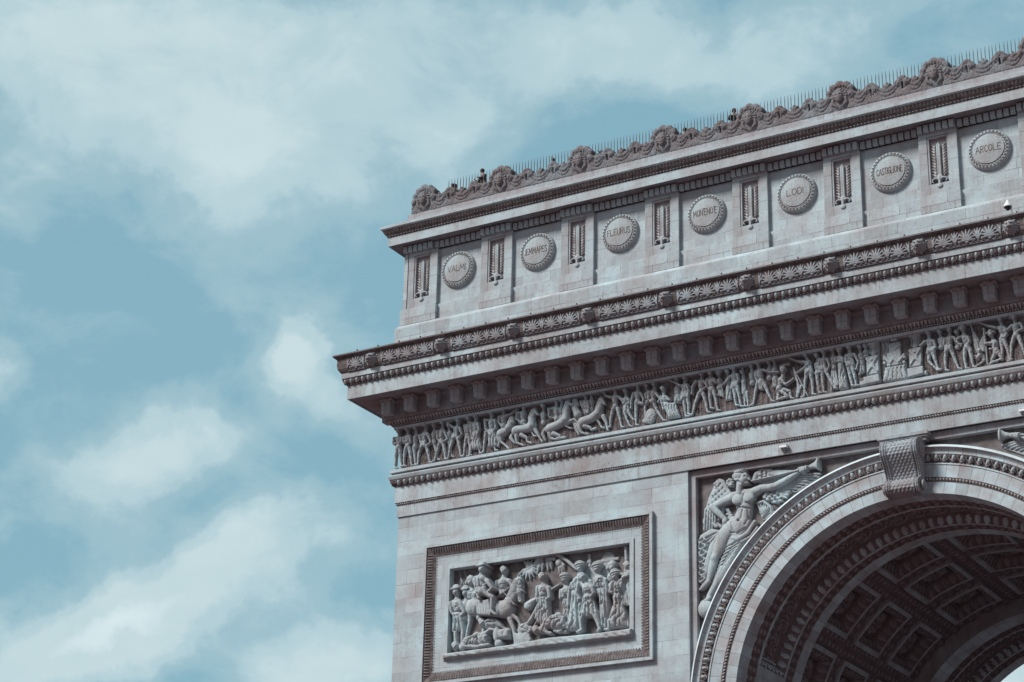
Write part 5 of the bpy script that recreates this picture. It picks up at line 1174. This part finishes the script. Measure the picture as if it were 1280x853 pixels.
        for i in range(10): a = P(330+8*(i % 4)+i*6, 470+i*18); h.chain([a, (a[0]+.10*math.cos(i*1.7), a[1]+.10*math.sin(i*1.7)), (a[0]+.12, a[1]-.09)], .045, .10, .9)
        for i in range(6): a = P(215+14*i, 600+12*(i % 3)); h.ell(a, .08, .06, .08, .07)
    mk('drapery', [P(75, 470), P(640, 660), T(75, 680), Q(300, 850)], .06, drap, soft=1)
    def body(h):
        b = .14
        h.chain([T(300, 430), T(240, 570), T(175, 680)], [.16, .14, .10], b-.06, .9); h.chain([T(185, 690), T(150, 722), T(118, 730)], [.09, .09, .06], b-.02, .8)
        h.chain([P(395, 640), T(330, 130), T(272, 270), T(240, 330)], [.33, .31, .24, .185], b, .75)          # thigh
        h.chain([T(240, 330), T(218, 420), T(196, 500), T(180, 545)], [.185, .175, .12, .095], b+.02, .85); h.chain([T(180, 548), T(145, 585), T(112, 618)], [.10, .10, .06], b+.04, .8)
        h.chain([P(440, 645), P(470, 590), P(500, 500), P(500, 420), P(490, 350)], [.40, .38, .31, .36, .26], b, .62)
        h.ell(P(415, 630), .30, .42, b+.02, .20); h.ell(P(500, 600), .27, .36, b+.03, .20)
        h.cap(P(400, 365), P(590, 325), .19, .19, b+.03, .8)
        h.ell(P(455, 400), .24, .23, b+.17, .11); h.ell(P(550, 382), .24, .23, b+.17, .11)
        h.chain([P(402, 368), P(300, 420), P(222, 462)], [.19, .16, .15], b+.05, .85); h.chain([P(222, 462), P(285, 520), P(340, 572)], [.15, .12, .085], b+.10, .85)
        h.ell(P(335, 590), .11, .10, b+.12, .08)
        for k in range(4): h.cap(P(325+k*8, 600+k*3), P(312+k*10, 640-k*3), .028, .02, b+.13, 1.)
        h.chain([P(590, 325), Q(130, 440), Q(250, 425), Q(350, 395)], [.175, .15, .135, .125], b+.08, .9); h.chain([Q(350, 395), Q(470, 330), Q(600, 245), Q(640, 215)], [.13, .12, .08, .062], b+.12, .9)
        h.ell(Q(690, 200), .15, .105, b+.16, .10, .3)
        for k in range(4): h.cap(Q(665+k*26, 180-k*4), Q(680+k*22, 232-k*10), .03, .024, b+.25, 1.)
        h.cap(Q(640, 190), Q(700, 165), .035, .03, b+.22, 1.)
        h.chain([P(462, 335), P(466, 250)], [.135, .115], b+.12, .9)
        h.ell(P(512, 215), .19, .27, b+.14, .22, -.1); h.cap(P(545, 200), P(562, 222), .03, .035, b+.22, 1.); h.ell(P(535, 250), .10, .08, b+.2, .09)
        h.bump(P(528, 200), .035, -.10); h.bump(P(550, 200), .028, -.08); h.bump(P(552, 246), .02, -.05); h.groove([P(555, 240), P(538, 243)], .014, .05); h.groove([P(505, 268), P(470, 240)], .03, .05)
        h.ell(P(462, 178), .27, .26, b+.14, .20, .4); h.ell(P(480, 150), .25, .17, b+.16, .17, .3)
        for i in range(9): h.groove([P(420+i*14, 128+abs(i-4)*3), P(412+i*12, 165), P(425+i*9, 215)], .020, .09)
        h.groove([P(425, 480), P(470, 463), P(520, 470), P(575, 475)], .024, .09); h.groove([P(500, 480), P(485, 570)], .035, .06); h.bump(P(462, 583), .045, -.16)
        h.groove([P(540, 490), P(548, 560), P(520, 620)], .035, .05); h.groove([P(445, 500), P(430, 560)], .035, .05); h.groove([P(395, 600), P(430, 690)], .03, .06); h.groove([P(560, 500), P(566, 560)], .03, .04); h.bump(T(232, 345), .09, .03)
        h.groove([P(395, 690), P(450, 700), P(520, 650)], .03, .05); h.groove([P(505, 350), P(508, 430)], .03, .05)
        h.groove([P(420, 445), P(455, 452), P(490, 440)], .022, .08); h.groove([P(525, 425), P(560, 430), P(590, 410)], .022, .08)
    mk('winged_figure', [P(205, 120), P(620, 700), T(100, 760), Q(780, 150)], .12, body, soft=2)
    def bun(h):
        for i in range(9): a = i*.9; h.ell(P(375+22*math.cos(a), 240+26*math.sin(a)), .08, .07, .16, .10)
        h.ell(P(378, 240), .16, .17, .10, .12)
    mk('hair_bun', [P(340, 200), P(420, 280)], .08, bun)
    def trump(h):
        h.chain([Q(10, 350), Q(300, 285), Q(600, 215), Q(745, 160)], [.028, .035, .046, .06], .32, 1.); h.chain([Q(745, 160), Q(830, 130), Q(885, 118)], [.06, .11, .23], .20, .7)
        h.ell(Q(890, 118), .06, .24, .30, .12, .0); 
    mk('trumpet', [Q(10, 60), Q(900, 350)], .05, trump, soft=0)
    def globe(h): h.ell(T(150, 790), .36, .36, .04, .26)
    mk('globe', [T(90, 730), T(210, 850)], .05, globe)
fl = empty('fame_relief', (0, 0, 0), arch); fame(fl, False)
fr_ = empty('fame_relief', (0, 0, 0), arch); fame(fr_, True)

# ------------------------------------------------------------------ things that stand on the monument
M_STEEL = plain('railing_steel', (.17, .20, .22), .5, .3); M_WHITE = plain('camera_housing', (.72, .76, .78), .4, 0, .08); M_BLACK = plain('dark_plastic', (.03, .03, .035), .3)
M_GREY = plain('grey_metal', (.30, .33, .35), .5, .2)
rail = empty('spike_railing', (0, .6, 45.5)); rail['label'] = 'thin grey metal spike railing standing behind the carved cresting on the roof'; rail['category'] = 'railing'
V, F, F3 = tube([(0, 0, 0), (0, 0, 1.45), (0, 0, 1.66)], [.021, .018, .006], 6)
mb = MB(); mb.add(V, F, F3); spk = mb.build('spike', M_STEEL, rail)
SPX = [-20.9+.152*k for k in range(285)]
near = [x for x in SPX if x < 5.9][-100:]; far = [x for x in SPX if x not in near]
for i, x in enumerate(near):
    c = spk if i == 0 else spk.copy()
    if i: col.objects.link(c); c.parent = rail
    c.location = (x, 0, 0); c.rotation_euler = (R(random.uniform(-.6, .6)), R(random.uniform(-.7, .7)), 0)
mb = MB(); mb.many((V, F, F3), [(x, 0, 0) for x in far]); o = mb.build('spikes', M_STEEL, rail); o['kind'] = 'stuff'
mb = MB(); mb.box(-21, 22.3, -.02, .02, .05, .09); mb.box(-21, 22.3, -.015, .015, .36, .39); mb.build('rail', M_STEEL, rail)

def security_camera():
    x, z = on_plane(1259.6, 256.5, -1.95)
    r = empty('security_camera', (x, -1.95, 38.32)); r['label'] = 'white dome security camera on a short bent pole above the carved cornice'; r['category'] = 'security camera'
    zz = z-38.32
    mb = MB(); mb.add(*tube([(.16, 0, 0), (.13, 0, zz-.30), (.10, 0, zz-.12), (.02, 0, zz+.13)], .028, 8)); mb.build('pole', M_GREY, r, True)
    mb = MB(); mb.add(*tube([(0, 0, zz+.20), (0, 0, zz+.14), (0, 0, zz+.04), (0, 0, zz-.05), (0, 0, zz-.09)], [.03, .055, .11, .155, .165], 18)); mb.build('housing', M_WHITE, r, True)
    mb = MB(); mb.add(*tube([(0, 0, zz-.088), (0, 0, zz-.12)], [.13, .12], 18)); mb.add(*ballp(.085, .085, .085, 12, 8, (0, 0, zz-.14))[:2]); mb.build('lens_dome', M_BLACK, r, True)
security_camera()
def lamp_box(px, py, label):
    x, z = on_plane(px, py, -.20)
    r = empty('wall_light', (x, -.06, z)); r['label'] = label; r['category'] = 'light fitting'; r['group'] = 'wall lights on the architrave'
    mb = MB(); mb.box(-.15, .15, -.20, 0, -.01, .085); mb.box(-.16, .16, -.21, 0, .088, .10); mb.build('lamp_housing', M_WHITE, r)
    mb = MB(); mb.box(-.11, .11, -.10, 0, -.10, -.012); mb.box(-.05, .05, -.06, 0, -.16, -.102); mb.build('bracket', M_GREY, r)
lamp_box(979, 559.5, 'small pale wall light under the guilloche band, above the left winged figure'); lamp_box(1279, 514, 'small pale wall light on the architrave, above the trumpet of the right winged figure')

# ------------------------------------------------------------------ visitors on the roof
M_SKIN = plain('skin', (.30, .20, .165), .6); M_HAIR = plain('dark_hair', (.035, .025, .02), .6)
CL = {k: plain(k+'_cloth', c, .85) for k, c in dict(black=(.02, .018, .02), brown=(.055, .036, .034), grey=(.22, .22, .24), white=(.72, .72, .72), blue=(.06, .08, .13), red=(.12, .04, .038), denim=(.07, .09, .13)).items()}
def skin_mesh(name, verts, edges, rad, mat, parent, lv=1):
    me = bpy.data.meshes.new(name); me.from_pydata([Vector(v) for v in verts], edges, []); o = link(bpy.data.objects.new(name, me), parent)
    me.materials.append(mat); sm = o.modifiers.new('skin', 'SKIN'); sm.use_smooth_shade = True
    for d, r in zip(me.skin_vertices[0].data, rad): d.radius = (r, r); d.use_root = False
    me.skin_vertices[0].data[0].use_root = True
    ss = o.modifiers.new('sub', 'SUBSURF'); ss.levels = lv; ss.render_levels = lv
    return o
def person(px, py, zfoot, label, jacket, trousers, lean=0.0, turn_=0.0, ht=1.72, pose='stand', hat=None):
    # stand where the height fits what the photograph shows of the head
    Y = 1.3
    for _ in range(20):
        x, z = on_plane(px, py, Y); Y += ((zfoot+ht)-z)*.9
        Y = min(max(Y, .95), 5.0)
    x, z = on_plane(px, py, Y); k = ht/1.75
    r = empty('person', (x, Y, z-ht)); r['label'] = label; r['category'] = 'person'; r['group'] = 'visitors on the roof terrace'
    r.rotation_euler = (0, 0, R(turn_)); r.scale = (k, k, k)
    ly = -lean
    v = [(0, 0, .92), (0, ly*.3, 1.10), (0, ly*.7, 1.32), (0, ly, 1.45), (0, ly*1.1, 1.53), (0, ly*1.25-.01, 1.63), (0, ly*1.25-.01, 1.72)]
    e = [(0, 1), (1, 2), (2, 3), (3, 4), (4, 5), (5, 6)]; rd = [.125, .115, .135, .085, .05, .085, .06]
    for s in (-1, 1):
        n = len(v)
        if pose == 'raise' and s == 1: el, ha = (s*.30, ly-.16, 1.42), (s*.12, ly-.30, 1.60)
        elif pose == 'rest': el, ha = (s*.27, ly-.10, 1.16), (s*.14, ly-.34, 1.20)
        elif pose == 'phone': el, ha = (s*.24, ly-.12, 1.17), (s*.05, ly-.28, 1.36)
        else: el, ha = (s*.25, ly*.8, 1.14), (s*.24, ly*.6-.05, .88)
        v += [(s*.17, ly*.9, 1.40), el, ha, (ha[0]*.97, ha[1]-.04, ha[2]-.06 if pose == 'stand' else ha[2]+.03)]; e += [(3, n), (n, n+1), (n+1, n+2), (n+2, n+3)]; rd += [.06, .045, .03, .035]
        n = len(v); v += [(s*.09, 0, .86), (s*.10, -.01, .48), (s*.10, .02, .09), (s*.11, -.12, .04)]; e += [(0, n), (n, n+1), (n+1, n+2), (n+2, n+3)]; rd += [.09, .06, .045, .04]
    skin_mesh('body', v, e, rd, M_SKIN, r)
    jv = [(0, 0, .86)]+[v[1], v[2], v[3]]; je = [(0, 1), (1, 2), (2, 3)]; jr = [.155, .15, .165, .105]
    for s in (0, 1):
        b = 7+s*8; n = len(jv); jv += [v[b], v[b+1], tuple(np.array(v[b+1])*.15+np.array(v[b+2])*.85)]; je += [(3, n), (n, n+1), (n+1, n+2)]; jr += [.08, .065, .05]
    skin_mesh('jacket', jv, je, jr, CL[jacket], r)
    tv = [(0, 0, .93)]; te = []; tr = [.14]
    for s in (0, 1):
        b = 11+s*8; n = len(tv); tv += [v[b], v[b+1], v[b+2]]; te += [(0, n), (n, n+1), (n+1, n+2)]; tr += [.105, .08, .065]
    skin_mesh('trousers', tv, te, tr, CL[trousers], r)
    mb = MB(); cy = ly*1.25; mb.add(*ballp(.095, .11, .12, 12, 8, (0, cy+.015, 1.675))[:2]); hb = mb.build('hair', M_HAIR, r, True)
    mb = MB(); mb.add(*ballp(.016, .03, .026, 6, 4, (0, cy-.095, 1.645))[:2]); mb.build('nose', M_SKIN, r, True)
    if hat == 'cap':
        mb = MB(); mb.add(*ballp(.10, .115, .09, 12, 6, (0, cy+.01, 1.70))[:2]); mb.add(*ballp(.07, .11, .012, 10, 4, (0, cy-.12, 1.70))[:2]); mb.build('cap', CL['white'], r, True)
    if hat == 'hood':
        mb = MB(); mb.add(*ballp(.12, .13, .14, 12, 8, (0, cy+.03, 1.66))[:2]); mb.build('hood', CL[jacket], r, True)
    return r
ZF = 45.56
person(607, 213, ZF, 'visitor in a dark brown coat leaning out just left of the second mask', 'brown', 'black', lean=.14, turn_=-30, pose='rest')
person(917.5, 136.5, ZF, 'tall visitor in a bulky black jacket left of the fifth mask, standing highest', 'black', 'brown', lean=.0, turn_=35, ht=1.80, pose='phone')
person(691.4, 197.7, ZF, 'visitor with a pale cap behind the palmette left of the third mask', 'black', 'denim', turn_=10, hat='cap')
person(697.5, 206, ZF, 'visitor with dark hair half hidden to the right of the pale cap', 'brown', 'black', lean=.05, turn_=-15, ht=1.62)
person(843.8, 161, ZF, 'visitor in grey right beside the fourth mask', 'grey', 'black', turn_=20)
person(855.8, 160.6, ZF, 'visitor in dark clothes second to the right of the fourth mask', 'red', 'denim', turn_=-25, pose='phone')
person(566, 230.5, ZF, 'visitor in black behind the first palmette right of the corner mask', 'black', 'denim', turn_=0, pose='rest')
person(569.3, 231, ZF, 'visitor in dark red behind the first palmette right of the corner mask', 'red', 'black', turn_=15)
person(581.8, 238, ZF, 'visitor in a white top in the dip between the first two palmettes', 'white', 'denim', turn_=-10, ht=1.55)
person(590.4, 227.8, ZF, 'visitor in blue behind the second palmette right of the corner mask', 'blue', 'black', turn_=-10)
person(599, 226, ZF, 'visitor in brown between the second palmette and the second mask', 'brown', 'denim', turn_=15)
person(747.3, 193, ZF, 'visitor in black in the first dip right of the third mask', 'black', 'denim', turn_=5, ht=1.66)
person(751.5, 189, ZF, 'visitor in blue with a raised arm right of the third mask', 'blue', 'black', turn_=-20, pose='raise')

# ------------------------------------------------------------------ ground
def ground_mat():
    m, nt, b = nmat('paving'); L = nt.links; tc = N(nt, 'ShaderNodeTexCoord')
    br = N(nt, 'ShaderNodeTexBrick'); L.new(tc.outputs['Object'], br.inputs['Vector']); br.inputs['Scale'].default_value = 1; br.inputs['Brick Width'].default_value = .3; br.inputs['Row Height'].default_value = .15; br.inputs['Mortar Size'].default_value = .01
    br.inputs['Color1'].default_value = (.14, .072, .074, 1); br.inputs['Color2'].default_value = (.18, .095, .098, 1); br.inputs['Mortar'].default_value = (.10, .06, .06, 1)
    n = N(nt, 'ShaderNodeTexNoise', Scale=.2, Detail=5.0); L.new(tc.outputs['Object'], n.inputs['Vector']); r = ramp(nt, n.outputs['Fac'], [(.3, (.8, .8, .8)), (.7, (1.1, 1.1, 1.1))])
    L.new(mixc(nt, 1., br.outputs['Color'], r.outputs[0], 'MULTIPLY'), b.inputs['Base Color']); return m
mb = MB(); mb.quad((-3000, -3000, GZ), (3000, -3000, GZ), (3000, 3000, GZ), (-3000, 3000, GZ)); g = mb.build('ground', ground_mat()); g['kind'] = 'structure'

# ------------------------------------------------------------------ sky with broken cloud, sun
SUN_EL, SUN_AZ = 44., 36.     # azimuth: degrees left of the facade normal
sd = np.array([-math.sin(R(SUN_AZ))*math.cos(R(SUN_EL)), -math.cos(R(SUN_AZ))*math.cos(R(SUN_EL)), math.sin(R(SUN_EL))])
sl_ = bpy.data.lights.new('sun', 'SUN'); sl_.energy = SUN_E; sl_.angle = R(SUN_ANG); sl_.color = (1.0, .955, .91)
so = link(bpy.data.objects.new('sun', sl_)); so.rotation_euler = Vector(sd).to_track_quat('Z', 'Y').to_euler(); so.location = (0, -60, 90)
w = bpy.data.worlds.new('World'); sc.world = w; w.use_nodes = True; nt = w.node_tree; L = nt.links; bg = nt.nodes['Background']; bg.inputs['Strength'].default_value = SKY_S
sky = N(nt, 'ShaderNodeTexSky'); sky.sky_type = 'NISHITA'; sky.sun_disc = False; sky.sun_elevation = R(SUN_EL); sky.sun_rotation = math.atan2(sd[0], sd[1]); sky.dust_density = 2.2; sky.ozone_density = 1.0; sky.air_density = 1.0
tc = N(nt, 'ShaderNodeTexCoord'); gen = tc.outputs['Generated']
def dirn(px, py): d = _RR*((px-640)/FPX)+_UU*((426.5-py)/FPX)+_F; return d/np.linalg.norm(d)
# wind-drawn cloud: large soft masses at given bearings, broken up by noise
warp = N(nt, 'ShaderNodeTexNoise', Scale=11.0, Detail=8.0, Roughness=.62); L.new(gen, warp.inputs['Vector'])
ws = N(nt, 'ShaderNodeVectorMath', operation='SUBTRACT'); L.new(warp.outputs['Color'], ws.inputs[0]); ws.inputs[1].default_value = (.5, .5, .5)
wm = N(nt, 'ShaderNodeVectorMath', operation='SCALE'); L.new(ws.outputs[0], wm.inputs[0]); wm.inputs['Scale'].default_value = .075
wa = N(nt, 'ShaderNodeVectorMath', operation='ADD'); L.new(gen, wa.inputs[0]); L.new(wm.outputs[0], wa.inputs[1]); wv = wa.outputs[0]
def mth(op, a, b=None, c=None, clamp=False):
    n = N(nt, 'ShaderNodeMath', operation=op); n.use_clamp = clamp
    for i, q in enumerate((a, b, c)):
        if q is None: continue
        if isinstance(q, (int, float)): n.inputs[i].default_value = q
        else: L.new(q, n.inputs[i])
    return n.outputs[0]
total = None
# (px, py, half width px, half height px, tilt deg, weight)
for (px, py, hx, hy, ang, wt) in CLOUDS:
    c = dirn(px, py); u = _RR*math.cos(R(ang))+_UU*math.sin(R(ang)); v = -_RR*math.sin(R(ang))+_UU*math.cos(R(ang))
    sb = N(nt, 'ShaderNodeVectorMath', operation='SUBTRACT'); L.new(wv, sb.inputs[0]); sb.inputs[1].default_value = c
    def dot(ax, k):
        n = N(nt, 'ShaderNodeVectorMath', operation='DOT_PRODUCT'); L.new(sb.outputs[0], n.inputs[0]); n.inputs[1].default_value = ax*k; return n.outputs['Value']
    a, b = dot(u, FPX/hx), dot(v, FPX/hy); q = mth('ADD', mth('MULTIPLY', a, a), mth('MULTIPLY', b, b)); g_ = mth('MULTIPLY', mth('EXPONENT', mth('MULTIPLY', q, -1.)), wt)
    total = g_ if total is None else mth('ADD', total, g_)
det = N(nt, 'ShaderNodeTexNoise', Scale=15.0, Detail=12.0, Roughness=.56, Distortion=.35); mpn = N(nt, 'ShaderNodeMapping'); mpn.inputs['Scale'].default_value = (1, 1, 1.5); L.new(gen, mpn.inputs[0]); L.new(mpn.outputs[0], det.inputs['Vector'])
d0 = mth('SUBTRACT', det.outputs['Fac'], .5)
dens = mth('ADD', mth('MULTIPLY', total, 1.0), mth('MULTIPLY', d0, 1.35))
# unseen broken cloud outside the view, added and tinted to warm the facade fill
bigc = N(nt, 'ShaderNodeTexNoise', Scale=2.6, Detail=6.0); L.new(gen, bigc.inputs['Vector'])
inview = N(nt, 'ShaderNodeVectorMath', operation='DOT_PRODUCT'); L.new(gen, inview.inputs[0]); inview.inputs[1].default_value = dirn(640, 426)
away = mth('MULTIPLY', mth('SUBTRACT', .80, inview.outputs['Value']), 5., clamp=True)
dens = mth('ADD', dens, mth('MULTIPLY', away, mth('ADD', .15, mth('MULTIPLY', mth('SUBTRACT', bigc.outputs['Fac'], .42), 4.)))) 
cr = ramp(nt, dens, [(.02, (0, 0, 0)), (.30, (.30, .30, .30)), (.58, (.72, .72, .72)), (.95, (1, 1, 1))]); cr.color_ramp.interpolation = 'EASE'
skyc = mixc(nt, 1.0, sky.outputs[0], SKY_TINT, 'MULTIPLY')
skyc = mixc(nt, SKY_VEIL, skyc, SKY_VEILC)
ccol = mixc(nt, mth('MULTIPLY', det.outputs['Fac'], 1.0, clamp=True), CLOUD_LO, CLOUD_HI)
ccol = mixc(nt, mth('MULTIPLY', mth('SUBTRACT', total, 1.4), 2.0, clamp=True), ccol, (7.8, 9.0, 9.3))
ccol = mixc(nt, away, ccol, AWAY_FILLC)
out = mixc(nt, cr.outputs[0], skyc, ccol); L.new(out, bg.inputs['Color'])

vs = sc.view_settings; vs.view_transform = 'Standard'; vs.look = 'None'; vs.gamma = 1; vs.use_curve_mapping = False; vs.exposure = EXPO
sc.cycles.max_bounces = 6; sc.cycles.diffuse_bounces = 4; sc.cycles.use_adaptive_sampling = True
